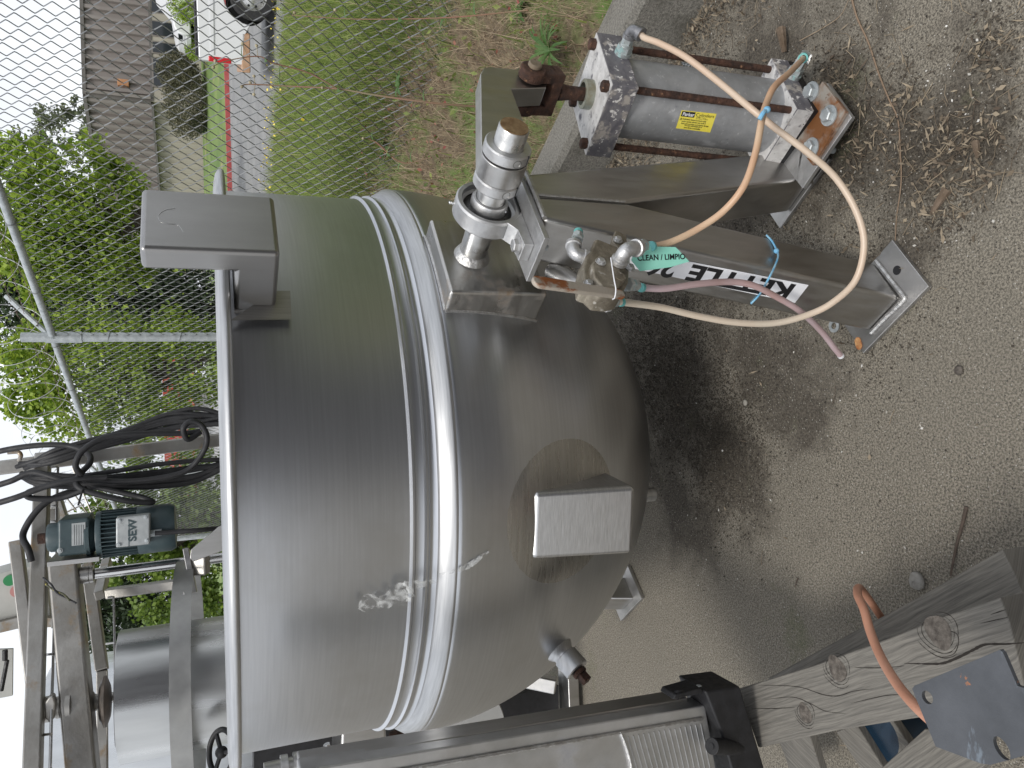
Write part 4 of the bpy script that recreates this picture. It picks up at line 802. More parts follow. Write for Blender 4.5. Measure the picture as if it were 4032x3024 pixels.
# sticker on the barrel
sp0 = (onp(2720, 480, cc_b, (E0-cc_b).normalized())-cc_b); 
def barrelp(px, py, extra=.0006):
    d = ray(px, py); o_ = E0-cc_b; d2 = d-CA*d.dot(CA); o2 = o_-CA*o_.dot(CA); R = rb+extra; a = d2.dot(d2); b_ = d2.dot(o2); c = o2.dot(o2)-R*R; return E0+d*((-b_-sqrt(max(0, b_*b_-a*c)))/a)
def stk_map(corners, extra):
    a, b_, c, d_ = [Vector((x, y, 0)) for x, y in corners]
    def f(u, v): p = a.lerp(b_, u).lerp(d_.lerp(c, u), v); return barrelp(p.x, p.y, extra)
    return f
cor = [(2684, 434), (2822, 448), (2796, 522), (2661, 505)]           # top-left, top-right, bottom-right, bottom-left as read
def onbarrel(name, mt, u0, u1, v0, v1, extra, parent, nu=8, nv=8):
    f = stk_map(cor, extra); v_ = [f(u0+(u1-u0)*i/nu, v0+(v1-v0)*j/nv) for i in range(nu+1) for j in range(nv+1)]
    return MB().add(v_, [(i*(nv+1)+j, (i+1)*(nv+1)+j, (i+1)*(nv+1)+j+1, i*(nv+1)+j+1) for i in range(nu) for j in range(nv)]).build(name, mt, parent, smooth=80)
stk = onbarrel('warning_sticker', m_yel, 0, 1, 0, 1, .0006, cyl)
onbarrel('black_badge', m_ink, .03, .41, .04, .33, .0010, stk)
def txt_on(body, u, v, hsz, wid, mt, extra, bold=0, outline=False):
    c = bpy.data.curves.new('t', 'FONT'); c.body = body; c.size = 1; c.offset = bold; t = bpy.data.objects.new('tmp', c); COL.objects.link(t); bpy.context.view_layer.update()
    me = bpy.data.meshes.new_from_object(t.evaluated_get(bpy.context.evaluated_depsgraph_get())); bpy.data.objects.remove(t)
    xs = [p.co.x for p in me.vertices]; x0, x1 = min(xs), max(xs); f = stk_map(cor, extra)
    for p in me.vertices: p.co = f(u+(p.co.x-x0)/(x1-x0)*wid, v-p.co.y*hsz)
    me.materials.clear(); return link('sticker_text', me, mt, stk, None, 0, 0)
txt_on('Parker', .07, .28, .27, .33, m_white, .0014, .02)
txt_on('Cylinders', .44, .24, .24, .52, m_ink, .0012)
txt_on('Cylinder Division\nDes Plaines, IL 60016', .47, .315, .075, .34, m_ink, .0012)
txt_on('WARNING: Failure to properly apply\nand/or operate cylinders may result in\ndeath, personal injury and property damage.', .10, .50, .115, .80, m_ink, .0012, .01)
txt_on('For more information go to\nwww.Parker.com/cylsafety', .22, .82, .115, .5, m_ink, .0012, .01)
txt_on('!', .055, .50, .11, .012, m_ink, .0012, .02)
f = stk_map(cor, .0011); MB().tube([f(.03, .52), f(.06, .40), f(.09, .52)], .00045, 4, closed=True).build('warning_triangle', m_ink, stk)
cor2 = cor; cor = [(2682, 242), (2770, 262), (2775, 268), (2690, 260)]
onbarrel('data_label', mat('dark_data_label', (.06, .07, .08), (.3, .32, .33), sc=260, rough=.5, lo=.45, hi=.55), 0, 1, 0, 1, .0006, cyl); cor = cor2
# ------------------------------------------------------------------ fittings and hoses
def elbow(base, d0, d1, r, ln0, ln1, name, mt, parent, rings=True):
    d0, d1 = Vector(d0).normalized(), Vector(d1).normalized(); c = base+d0*ln0; k = r*1.15
    pts = [base, c-d0*k]+[c-d0*k*(1-t)**2+d1*k*t**2 for t in (.25, .5, .75)]+[c+d1*k, c+d1*ln1]
    mb = MB().tube(pts, r, 18)
    if rings:
        mb.lathe([(r, 0), (r*1.22, .001), (r*1.22, r*.7), (r, r*.8)], c+d1*(ln1-r*.8), d1, 24); mb.lathe([(r, 0), (r*1.2, .001), (r*1.2, r*.7), (r, r*.8)], base, d0, 24)
    return mb.build(name, mt, parent, smooth=45), c+d1*ln1
def hexfit(base, d, name, mt, parent, rs=((.020, .008, 24), (.018, .014, 6), (.014, .006, 20), (.013, .012, 6))):
    mb = MB(); h = 0; d = Vector(d).normalized()
    for r, l, n_ in rs: mb.cyl(Vector(base)+d*h, d, r, l, n_); h += l
    return mb.build(name, mt, parent), Vector(base)+d*h
fa = fx if fx.dot(A) > .5 else (-fx if fx.dot(A) < -.5 else (fy if fy.dot(A) > .5 else -fy)); fs = fa.cross(CA); 
if fs.dot(S) < 0: fs = -fs
def on_face(px, py): return onp(px, py, cc_b+fa*hh, fa)
fb = on_face(2452, 212); _, e = hexfit(fb, fa+CA*.0, 'pipe_fitting', m_verd, cyl)
_, hs0 = elbow(e, fa, (onp(2560, 150, e+fa*.03, A)-(e+fa*.03)), .013, .024, .030, 'hose_elbow', mat('dark_elbow', (.20, .20, .21), (.33, .33, .34), sc=50, metal=.8, rough=.4, bump=.2), cyl)
fb2 = on_face(3120, 300); _, e2 = hexfit(fb2, fa, 'pipe_fitting', m_verd, cyl)
t2 = onp(3160, 235, e2, A); _, _ = hexfit(e2, fa, 'pipe_fitting', m_verd, cyl, ((.013, .012, 6), (.011, .012, 18)))
# hoses: depth given as the A-coordinate of each sight point
def hose(name, label, pts, r, mt, start=None, end=None):
    P_ = ([start] if start is not None else [])+[ona(x, y, a) for x, y, a in pts]+([end] if end is not None else [])
    o = MB().tube(crv(P_, 10), r, 14).build(name, mt, None, loc=P_[0], smooth=60); return tag(o, label, 'hose')
# valve position
VP = onp(2400, 1060, B+A*.10, A)
hose('air_hose', 'cream hose crossing over the cylinder and looping back under the lettered leg', [(2540, 150, .27), (2600, 172, .28), (2700, 225, .29), (2820, 315, .29), (2960, 430, .29), (3060, 510, .28), (3180, 600, .27), (3290, 700, .25), (3370, 830, .22), (3402, 960, .18), (3370, 1100, .12), (3280, 1190, .07), (3180, 1240, .03), (3050, 1272, .0), (2900, 1270, -.01), (2750, 1245, -.01), (2600, 1210, .0), (2450, 1190, .02), (2436, 1190, .02)], .0070, m_hose1, start=hs0)
hose('air_hose', 'tan hose running from the lower cylinder port to the upper elbow of the valve', [(3165, 228, .30), (3110, 285, .33), (3050, 340, .335), (3020, 400, .325), (3000, 470, .32), (2975, 600, .29), (2930, 730, .25), (2850, 830, .20), (2750, 900, .16), (2650, 950, .135), (2580, 970, .125)], .0067, m_hose2)
hose('air_hose', 'short mauve hose with a cut end lying past the lettered leg', [(2535, 1134, .04), (2620, 1136, .05), (2750, 1118, .06), (2870, 1110, .06), (2960, 1122, .06), (3050, 1165, .045), (3150, 1225, .02), (3230, 1300, -.03), (3285, 1370, -.07), (3308, 1398, -.085)], .0068, m_hose3)
P_ = ona(3308, 1398, -.085); MB().cyl(P_, (ona(3308, 1398, -.085)-ona(3285, 1370, -.07)), .0074, .006, 12).build('hose_end', m_white, bpy.data.objects['air_hose.002'])
def ztie(name, label, c, ax, r, wd=.0016, tail=None):
    c = Vector(c); x, y = perp(ax); mb = MB(); ax = Vector(ax).normalized()
    mb.lathe([(r, -wd), (r+.0012, -wd), (r+.0012, wd), (r, wd), (r, -wd)], c, ax, 24); mb.box(c+x*(r+.002), (.003, .003, .003), x, y, ax)
    return tag(mb.build(name, m_blue, loc=c), label, 'cable tie')
tie_c = ona(3003, 445, .303); tie_d = (ona(3060, 510, .28)-ona(2960, 430, .29))
mb = MB().tube(crv([ona(2990, 470, .328), ona(3005, 445, .338), ona(3018, 432, .338)], 6), .0045, 8); mb.ball(ona(3020, 432, .34), .007, 8)
tag(mb.build('cable_tie', m_blue, loc=tie_c), 'blue cable tie binding the two hoses where they cross', 'cable tie')
mb = MB().tube(crv([leg_face(2958, 1195, .001), leg_face(2990, 1160, .006), ona(3022, 1105, .07), ona(3050, 1050, .085), ona(3064, 1010, .085), ona(3058, 985, .075), ona(3040, 950, .072), ona(3018, 926, .070)], 8), .0022, 8); mb.ball(ona(3057, 988, .082), .006, 8)
tag(mb.build('cable_tie', m_blue, loc=ona(3058, 985, .075)), 'long blue cable tie wrapped around the lettered stand leg', 'cable tie')
# ------------------------------------------------------------------ hand valve with lever
valve = thing('hand_valve', 'tarnished brass four-way air valve with a rusty flat lever on the stand leg', 'valve', VP)
AV = .10
def va(px, py, a=AV): return ona(px, py, a)
body = [(2295, 1050), (2300, 1115), (2330, 1125), (2362, 1155), (2420, 1160), (2455, 1150), (2478, 1105), (2480, 1060), (2450, 1030), (2440, 985), (2425, 965), (2345, 935), (2325, 985), (2310, 1000)]
MB().prism([va(x, y, .112) for x, y in body], -A*.048).build('valve_body', m_brass, valve, bevel=.006, seg=3)
MB().prism([va(x, y, .128) for x, y in ((2330, 1035), (2360, 1000), (2390, 1010), (2440, 1045), (2465, 1085), (2440, 1130), (2375, 1135), (2340, 1090))], -A*.022).build('valve_cover', m_brass, valve, bevel=.005, seg=3)
MB().prism([va(x, y, .088) for x, y in ((2410, 948), (2424, 905), (2468, 925), (2470, 960), (2440, 985))], -A*.016).build('mounting_ear', m_brass, valve, bevel=.002)
for x, y, a in ((2432, 945, .089), (2365, 1032, .129), (2318, 1118, .114), (2480, 1055, .113)):
    MB().bolt(va(x, y, a), A, .0068).build('cap_screw', m_alu, valve)
# top elbow (to tan hose)
e_b = va(2435, 1035, .128); _, e1_ = elbow(e_b, A*.9-Vector((0, 0, 0)), (ona(2580, 970, .135)-ona(2480, 985, .15)), .0135, .032, .04, 'valve_elbow', m_elbow, valve)
_, q2 = hexfit(ona(2520, 968, .150), (ona(2580, 970, .125)-ona(2500, 975, .155)), 'hose_nut', m_verd, valve, ((.011, .004, 20), (.0125, .012, 6), (.0095, .004, 20)))
MB().cyl(ona(2562, 970, .130), (ona(2580, 970, .125)-ona(2500, 975, .155)), .0098, .007, 20).build('teal_collar', m_teal, valve)
# left elbow with open port
_, e2_ = elbow(va(2315, 1015, .095), -va(2400, 1040, .10)+va(2270, 1005, .10), va(2275, 930, .10)-va(2268, 1000, .10), .0125, .030, .030, 'port_elbow', m_elbow, valve)
_, q3 = hexfit(va(2272, 945, .10), va(2277, 915, .10)-va(2272, 945, .10), 'port_nut', m_verd, valve, ((.011, .004, 20), (.0115, .010, 6), (.009, .005, 20)))
MB().cyl(va(2277, 918, .10), va(2277, 905, .10)-va(2277, 918, .10), .0088, .006, 20).build('teal_collar', m_teal, valve)
# straight port for mauve hose and lower elbow for cream hose
dfit = va(2535, 1134, .05)-va(2460, 1126, .07)
hexfit(va(2468, 1120, .075), dfit, 'hose_nut', m_verd, valve, ((.014, .010, 6), (.010, .008, 18), (.0115, .012, 6), (.009, .005, 18)))
MB().cyl(va(2522, 1132, .053), dfit, .0088, .007, 20).build('teal_collar', m_teal, valve)
_, e3_ = elbow(va(2375, 1150, .07), va(2350, 1200, .05)-va(2375, 1150, .07), va(2436, 1190, .02)-va(2360, 1190, .03), .0125, .024, .03, 'valve_elbow', m_elbow, valve)
d3 = va(2436, 1190, .02)-va(2395, 1190, .025)
hexfit(va(2402, 1190, .024), d3, 'hose_nut', m_verd, valve, ((.0115, .010, 6), (.009, .008, 18))); MB().cyl(va(2442, 1190, .02), d3, .0085, .007, 20).build('teal_collar', m_teal, valve)
# lever
h0 = va(2090, 1108, .150); h1 = va(2440, 1160, .118); ld_ = (h1-h0).normalized(); sdv = ld_.cross(A).normalized(); up_ = sdv.cross(ld_)
pl = []
for i in range(9): t = pi/2+pi*i/8; pl.append(h0+ld_*.015+(ld_*cos(t)+sdv*sin(t))*.0125)
pl += [h1-sdv*.0085*-1*-1, h1+ld_*.006-sdv*.006, h1+ld_*.006+sdv*.006, h1+sdv*.0085]
pl[-4:] = [h1-sdv*.010, h1+ld_*.008-sdv*.007, h1+ld_*.008+sdv*.007, h1+sdv*.010]
MB().prism([p-up_*.004 for p in pl], up_*.009).build('lever', m_handle, valve, bevel=.003, seg=3)
MB().cyl(va(2410, 1150, .09), A, .010, .04, 16).build('lever_pivot', m_brass, valve)
# white string and green tag
MB().tube(crv([va(2405, 1015, .158), va(2412, 1060, .155), va(2418, 1100, .150), va(2425, 1140, .140), va(2420, 1172, .128), va(2412, 1178, .118)], 6), .0011, 6).build('string', m_white, valve)
tagc = [(2485, 1025), (2500, 990), (2545, 970), (2660, 973), (2714, 1030), (2640, 1052), (2520, 1068)]
TGN = (A*.75-S*.55+Z*.15).normalized(); tg0 = ona(2560, 1010, .118)
tg = thing('paper_tag', 'torn green paper tag lettered in black hanging from the valve', 'tag', tg0)
def tgp(px, py): return onp(px, py, tg0, TGN)
MB().prism([tgp(x, y) for x, y in tagc], TGN*.0005).build('tag_sheet', m_paper, tg, smooth=0)
ctx = (tgp(2680, 1015)-tgp(2510, 1021)).normalized(); cty = TGN.cross(ctx)
text('tag_lettering', 'CLEAN / LIMPIO', tgp(2509, 1027)+TGN*.0008, ctx, cty, .0148, m_ink, tg, th=.0003, sx=.93, bold=.0003)
# thin pipe elbow behind the valve
MB().tube(crv([ona(2170, 1060, -.06), ona(2220, 1090, -.05), ona(2290, 1130, -.04), ona(2350, 1140, -.05), ona(2400, 1130, -.09)], 8), .019, 18).build('jacket_pipe', m_ss, kettle)
# ------------------------------------------------------------------ far stand
far = [onz(x, y, .016) for x, y in ((2471, 2228), (2526, 2356), (2443, 2445))]; far.append(far[0]+far[2]-far[1]); fc_ = sum(far, Vector())/4
fst = thing('kettle_stand', 'mostly hidden steel stand foot behind the rounded kettle bottom', 'stand', (fc_.x, fc_.y, 0))
MB().prism([p-Z*.014 for p in far], Z*.014).build('base_plate', MATS['plate_steel'], fst, bevel=.0015)
e_ = (far[0]-far[1]).normalized(); g_ = (far[2]-far[1]).normalized(); topc = KC-A*.80-S*.1+Z*.80
mb = MB(); q = [fc_+e_*.045*i+g_*.05*j for i, j in ((-1, -1), (1, -1), (1, 1), (-1, 1))]; dd_ = (topc-fc_); mb.prism([p-Z*.001 for p in q], dd_)
mb.build('leg', m_ss, fst, bevel=.006)
far_b = MB().tube([KC-A*.70+Z*.885, KC-A*.98+Z*.885], .03, 20); far_b.build('trunnion_shaft', m_shaft, kettle)
MB().lathe([(.03, -.02), (.07, -.02), (.07, .02), (.03, .02)], KC-A*.88+Z*.885, A, 30).build('bearing_housing', m_alu, fst)
# ------------------------------------------------------------------ mixer frame standing behind the kettle
FY = 3.6
fr_ = thing('mixer_frame', 'stained square steel tube frame with a rail standing behind the kettle', 'frame', (ony(830, 1760, FY).x, FY, 0))
def sq(a, b_, Y0, Y1=None, px=40, name='beam', mt=m_frame, deep=None, par=None):
    Y1 = Y1 or Y0; p0, p1 = ony(*a, Y0), ony(*b_, Y1); w_ = px/FPX*((Y0+Y1)/2)*1.0
    d = (p1-p0).normalized(); up__ = Vector((0, 1, 0)); mb = MB().bar(p0, p1, w_, deep or w_, up__); return mb.build(name, mt, par or fr_, bevel=w_*.12)
sq((-300, 1880), (1000, 1715), 3.75, 3.75, 46, 'upright')
sq((170, 1790), (120, 3300), 3.65, 2.9, 50, 'cross_beam')
sq((252, 2205), (352, 3300), 3.35, 3.0, 92, 'cross_beam')
sq((345, 2220), (402, 2640), 3.75, 3.55, 38, 'cross_beam'); sq((402, 2640), (404, 3200), 3.55, 3.4, 34, 'cross_beam')
sq((62, 2130), (130, 2690), 3.5, 3.35, 38, 'cross_beam'); sq((215, 1955), (285, 2180), 4.1, 4.0, 40, 'brace')
sq((420, 2337), (720, 2297), 3.5, 3.4, 34, 'upright'); sq((422, 2210), (392, 2345), 3.9, 3.5, 30, 'brace')
sq((290, 2230), (300, 2330), 3.9, 3.8, 46, 'cross_beam')
rail = [ony(224, 1970, 3.55), ony(224, 2100, 3.52), ony(222, 2230, 3.45), ony(212, 2500, 3.3), ony(203, 2800, 3.1), ony(195, 3150, 2.95)]
r_ = MB().tube(rail, .0052, 10).build('rail', m_ss, fr_)
for y in (1990, 2052, 2300, 2575, 2890):
    Yq = 3.6-(y-1990)*.00055; MB().tube([ony(223-(y-1990)*.022, y, Yq-.06), ony(168-(y-1990)*.02, y+6, Yq)], .005, 8).build('rail_standoff', m_ss, r_)
MB().tube(crv([ony(190, 1835, 3.6), ony(225, 1840, 3.6), ony(228, 1862, 3.6), ony(224, 2000, 3.55)], 5), .005, 8).build('rail_bend', m_ss, fr_)
MB().tube(crv([ony(30, 1782, 3.6), ony(70, 1780, 3.6), ony(82, 1793, 3.6), ony(76, 1812, 3.62)], 5), .0085, 10).build('cable_hook', m_frame, fr_)
rl2 = MB().tube(crv([ony(424, 2352, 3.4), ony(444, 2352, 3.4), ony(448, 2375, 3.4), ony(452, 2600, 3.3), ony(455, 2915, 3.15), ony(470, 2925, 3.15)], 6), .0042, 8).build('rail', m_ss, fr_)
MB().tube([ony(418, 2535, 3.35), ony(452, 2530, 3.32)], .004, 8).build('rail_standoff', m_ss, rl2)
pl_ = ony(210, 2032, 3.6); MB().box(pl_, (.03, .004, .022)).build('drilled_lug', m_ss, fr_)
# wire guard grid behind
mb = MB()
for a, b_ in (((250, 1945), (300, 2010)), ((260, 1900), (365, 2050)), ((285, 1840), (375, 2055)), ((255, 2020), (330, 1985)), ((280, 2060), (372, 2010))):
    mb.tube([ony(*a, 4.2), ony(*b_, 4.2)], .004, 6)
mb.build('wire_guard', m_frame, fr_, fix=False)
# vertical shaft with collar, agitator hub, drum, hoop
ag = thing('agitator', 'polished vertical shaft with brackets and arms behind the rim', 'agitator shaft', (ony(800, 2230, 3.35).x, 3.35, .8))
p0, p1 = ony(352, 2262, 3.35), ony(900, 2192, 3.35); MB().tube([p0, p1], .021, 24).build('shaft', m_chrome, ag)
dsh = (p1-p0).normalized(); MB().lathe([(.021, 0), (.033, .002), (.033, .03), (.031, .031), (.033, .033), (.033, .046), (.021, .048)], ony(316, 2266, 3.33), dsh, 32).build('shaft_collar', m_ss, ag)
sq((732, 2160), (765, 2335), 3.25, 3.2, 20, 'flat_arm', m_ss, .05, ag); sq((745, 2225), (820, 2223), 3.25, 3.22, 70, 'bracket_block', m_frame, .05, ag)
MB().prism([ony(x, y, 3.2) for x, y in ((748, 2200), (752, 2165), (860, 2075), (900, 2060), (900, 2160), (762, 2212))], (0, .012, 0)).build('gusset_plate', m_ss, ag, bevel=.002)
sq((700, 2285), (700, 2420), 3.4, 3.3, 22, 'flat_arm', m_ss, .03, ag)
MB().prism([ony(x, y, 3.05) for x, y in ((722, 2330), (728, 2338), (700, 2505), (694, 2500))], (0, .004, 0)).build('scraper_blade', m_ss, ag)
dr = thing('mixing_drum', 'shiny steel drum ringed by a broad hoop behind the kettle rim', 'drum', (0, 0, 0))
ct, cbm = ony(478, 2740, 3.3), ony(900, 2668, 3.3); dax = (cbm-ct).normalized(); R_ = (ony(480, 2740, 3.3)-ony(480, 2490, 3.3)).length
dr.location = ct; OFF[dr] = ct.copy()
MB().lathe([(R_-.004, -.002), (R_, 0), (R_, 1.1), (0, 1.1)], ct, dax, 96).build('drum_wall', m_drum, dr, smooth=50)
MB().lathe([(0, .004), (R_-.004, .004)], ct, dax, 48).build('drum_lid', m_ss, dr, smooth=50)
MB().tube([ony(300, 2768, 3.3), ony(520, 2735, 3.3)], .020, 20).build('drum_shaft', m_ss, dr)
hp = thing('hoop', 'flat grey steel band curving round the shiny drum', 'hoop', (0, 0, 0)); hc = ony(752, 2690, 3.3); hp.location = hc; OFF[hp] = hc.copy()
MB().lathe([(.485, -.038), (.49, -.038), (.49, .032), (.485, .032), (.485, -.038)], hc, dax+Vector((0, -.04, 0)), 96).build('band', mat('dull_band', (.30, .30, .295), (.38, .38, .37), sc=9, metal=.8, rough=.45), hp, smooth=50)
hb = thing('bearing_hub', 'ribbed hub and dished steel flanges on the drum shaft between two beams', 'hub', ony(240, 2785, 3.15)); o_ = OFF[hb]
MB().lathe([(.0, -.02), (.03, -.02), (.03, .0), (.045, .0), (.045, .018), (.034, .02), (.034, .04), (.038, .04), (.038, .052), (.03, .053), (.03, .07), (.052, .072), (.052, .088), (.03, .09), (.03, .12)], ony(172, 2795, 3.15), dax, 32).build('hub_body', m_frame, hb)
MB().prism([ony(x, y, 3.1) for x, y in ((176, 2770), (192, 2745), (210, 2740), (218, 2770), (214, 2830), (196, 2845), (176, 2830))], (0, .04, 0)).build('hub_lug', m_frame, hb, bevel=.006)
MB().lathe([(.0, .0), (.04, .0), (.045, .01), (.03, .02), (.03, .035), (.04, .037), (.04, .05), (.0, .05)], ony(352, 2770, 3.2), dax, 32).build('hub_nut', m_frame, hb)
MB().lathe([(0, .0), (.07, .0), (.092, .012), (.092, .02), (.06, .032), (0, .036)], ony(396, 2765, 3.2), dax, 48).build('dished_flange', mat('dark_flange', (.14, .125, .11), (.24, .2, .17), sc=20, metal=.6, rough=.5), hb)
# motor
mo = thing('gear_motor', 'blue-green electric gear motor with finned body hanging from the frame', 'motor', (0, 0, 0)); MY = 3.3
mo.location = ony(380, 2110, MY); OFF[mo] = mo.location.copy()
m0, m1 = ony(190, 2135, MY), ony(652, 2085, MY); mx_ = (m1-m0).normalized(); my_ = Vector((0, 1, 0)); my_ = (my_-mx_*my_.dot(mx_)).normalized(); mz_ = mx_.cross(my_)   # mx down the motor, my away
if mz_.x < 0: mz_ = -mz_
def mpnt(px, py, off=0):
    return onp(px, py, m0+my_*off, my_)
def mbox(mb, px0, py0, px1, py1, d0_, d1_):
    q = [mpnt(px0, py0, d0_), mpnt(px1, py0-(px1-px0)*.108, d0_), mpnt(px1, py1-(px1-px0)*.108, d0_), mpnt(px0, py1, d0_)]; return mb.prism(q, my_*(d1_-d0_))
mbox(MB(), 225, 2050, 352, 2195, -.06, .09).build('gearbox', m_teal2, mo, bevel=.012, seg=3)
MB().lathe([(0, 0), (.05, 0), (.055, .01), (.055, .06), (.03, .06)], mpnt(190, 2118, 0), mx_, 32).build('output_boss', m_teal2, mo)
MB().lathe([(0, 0), (.02, 0), (.02, .06), (0, .06)], mpnt(150, 2122, 0), mx_, 20).build('output_shaft', m_rust, mo)
MB().lathe([(0, 0), (.075, 0), (.082, .004), (.082, .018), (.07, .02), (.05, .04), (.055, .055), (0, .055)], mpnt(340, 2110, .01), mx_, 40).build('flange', m_teal2, mo)
mb = MB().lathe([(0, 0), (.072, 0), (.072, .22), (0, .22)], mpnt(385, 2105, .01), mx_, 48)
c_ = mpnt(385, 2105, .01)
for k in range(34):
    a = 2*pi*k/34; d = my_*cos(a)+mz_*sin(a); mb.box(c_+mx_*.09+d*.080, (.075, .0016, .012), mx_, d.cross(mx_), d)
mb.build('finned_body', m_teal2, mo, smooth=40)
MB().lathe([(.092, 0), (.094, .004), (.094, .115), (.085, .135), (0, .14)], mpnt(545, 2088, .01), mx_, 44).build('fan_cowl', m_teal2, mo)
MB().lathe([(.0, 0), (.088, 0), (.09, .004), (.09, .02), (0, .02)], mpnt(385, 2105, .01), mx_, 44).build('end_ring', m_teal2, mo)
cv = mbox(MB(), 456, 2040, 590, 2158, -.125, -.07).build('terminal_box', m_mcov, mo, bevel=.006)
for x, y in ((470, 2050), (468, 2144), (574, 2036), (578, 2128)): MB().bolt(mpnt(x, y, -.125), -my_, .006).build('cover_screw', m_galv, cv)
mbox(MB(), 506, 2046, 509, 2151, -.1262, -.125).build('cover_line', m_teal2, cv, smooth=0)
tx = (mpnt(540, 2070, -.126)-mpnt(540, 2130, -.126)).normalized()
text('cover_lettering', 'SEW', mpnt(536, 2130, -.1262), tx, -mx_, .038, m_teal2, cv, th=.0005, sx=1.1, bold=.0012)
np_ = mbox(MB(), 282, 2062, 336, 2150, -.0625, -.06).build('name_plate', m_mcov, mo, smooth=0)
for k in range(5): mbox(MB(), 292+k*9, 2066, 293.5+k*9, 2146, -.0632, -.0625).build('plate_line', m_ink, np_, smooth=0)
MB().cyl(mpnt(592, 2100, -.09), mx_, .014, .04, 6).build('cable_gland', m_galv, mo)
MB().bolt(mpnt(236, 2168, -.06), -my_, .007).build('plug_screw', m_galv, mo)
mbox(MB(), 185, 2215, 390, 2232, -.08, .11).build('mounting_foot', m_ss, mo)
# cables
def cable(name, label, pts, r, grp=None, mt=m_rubber):
    P_ = [ony(x, y, Y) for x, y, Y in pts]; o = MB().tube(crv(P_, 8), r, 10).build(name, mt, None, loc=P_[0], smooth=60); return tag(o, label, 'cable', grp)
cable('motor_lead', 'black lead dropping from the motor down behind the kettle rim', [(610, 2100, 3.2), (700, 2093, 3.2), (790, 2087, 3.2), (900, 2075, 3.25)], .0095)
cable('motor_lead', 'black lead sweeping down from the cable loops to the arm with a yellow ferrule', [(330, 1925, 3.4), (250, 1945, 3.4), (180, 1980, 3.4), (130, 2030, 3.4), (95, 2090, 3.4), (92, 2125, 3.38), (110, 2160, 3.35), (124, 2210, 3.35)], .0125)
cable('loose_wires', 'thin black wires with bare ends hanging before the wide beam', [(170, 2275, 3.2), (200, 2300, 3.15), (225, 2335, 3.12), (262, 2355, 3.1), (300, 2375, 3.08)], .0035)
cable('loose_wires', 'thin yellow and black wire curling beside the wide beam', [(180, 2300, 3.2), (215, 2325, 3.15), (250, 2340, 3.1), (275, 2365, 3.08)], .0035, None, mat('yellow_wire', (.05, .05, .02), (.4, .34, .06), sc=60, lo=.55, hi=.6))
bundle = thing('cable_coil', 'long coil of thick black cable hung over the steel frame', 'cable coil', ony(200, 1840, 3.45))
loops = []
for k in range(10):
    j = lambda a: random.uniform(-a, a); y_ = random.uniform(-30, 26); xb = random.uniform(-30, 70)
    loops.append([(95+j(35), 1835+j(12), 3.6), (200, 1800+y_, 3.52), (330, 1760+y_, 3.5), (480, 1715+y_+j(12), 3.5), (640, 1660+y_*1.6+j(14), 3.5), (790, 1640+y_*1.5, 3.48), (905+xb, 1660+j(22), 3.45), (960+xb, 1740+j(20), 3.4), (900+xb*.8, 1810+j(12), 3.38), (780, 1850+y_*1.8, 3.38), (620, 1870+y_*2.0, 3.36), (460, 1885+y_*1.5, 3.34), (300, 1895+y_, 3.36), (150, 1885+y_, 3.4), (85+j(25), 1870+j(10), 3.45)])
for l_ in loops: MB().tube(crv([ony(*p) for p in l_], 7), .0098, 9).build('cable_loop', m_rubber, bundle, smooth=60)
for l_ in ([(-60, 1790, 3.5), (60, 1765, 3.45), (180, 1752, 3.42), (280, 1757, 3.4), (345, 1785, 3.36), (355, 1820, 3.32), (320, 1860, 3.3)], [(320, 1862, 3.3), (300, 1900, 3.27), (330, 1930, 3.25), (420, 1955, 3.24), (520, 1975, 3.24), (600, 1978, 3.26), (560, 1960, 3.3), (480, 1940, 3.32), (400, 1922, 3.34), (330, 1905, 3.36)], [(320, 1870, 3.28), (298, 1830, 3.26), (330, 1770, 3.26), (420, 1722, 3.27), (560, 1708, 3.28), (720, 1706, 3.3), (790, 1698, 3.3)], [(790, 1700, 3.3), (740, 1730, 3.28), (722, 1690, 3.26), (748, 1660, 3.26), (790, 1672, 3.26), (815, 1720, 3.26), (800, 1780, 3.28), (740, 1850, 3.3), (640, 1880, 3.3), (500, 1895, 3.3), (340, 1890, 3.3)], [(-60, 1925, 3.4), (40, 1895, 3.36), (130, 1860, 3.34), (240, 1888, 3.3), (320, 1900, 3.3)], [(-60, 1995, 3.35), (60, 1960, 3.3), (180, 1915, 3.28), (290, 1890, 3.27), (420, 1880, 3.28)], [(340, 1925, 3.28), (240, 1960, 3.3), (130, 1962, 3.3), (105, 1945, 3.3), (150, 1925, 3.32), (300, 1885, 3.34)]):
    MB().tube(crv([ony(*p) for p in l_], 8), .0115, 9).build('cable_loop', m_rubber, bundle, smooth=60)
MB().tube([ony(326, 1925, 3.24), ony(308, 1990, 3.22)], .004, 6).build('tie_tail', m_black, bundle)
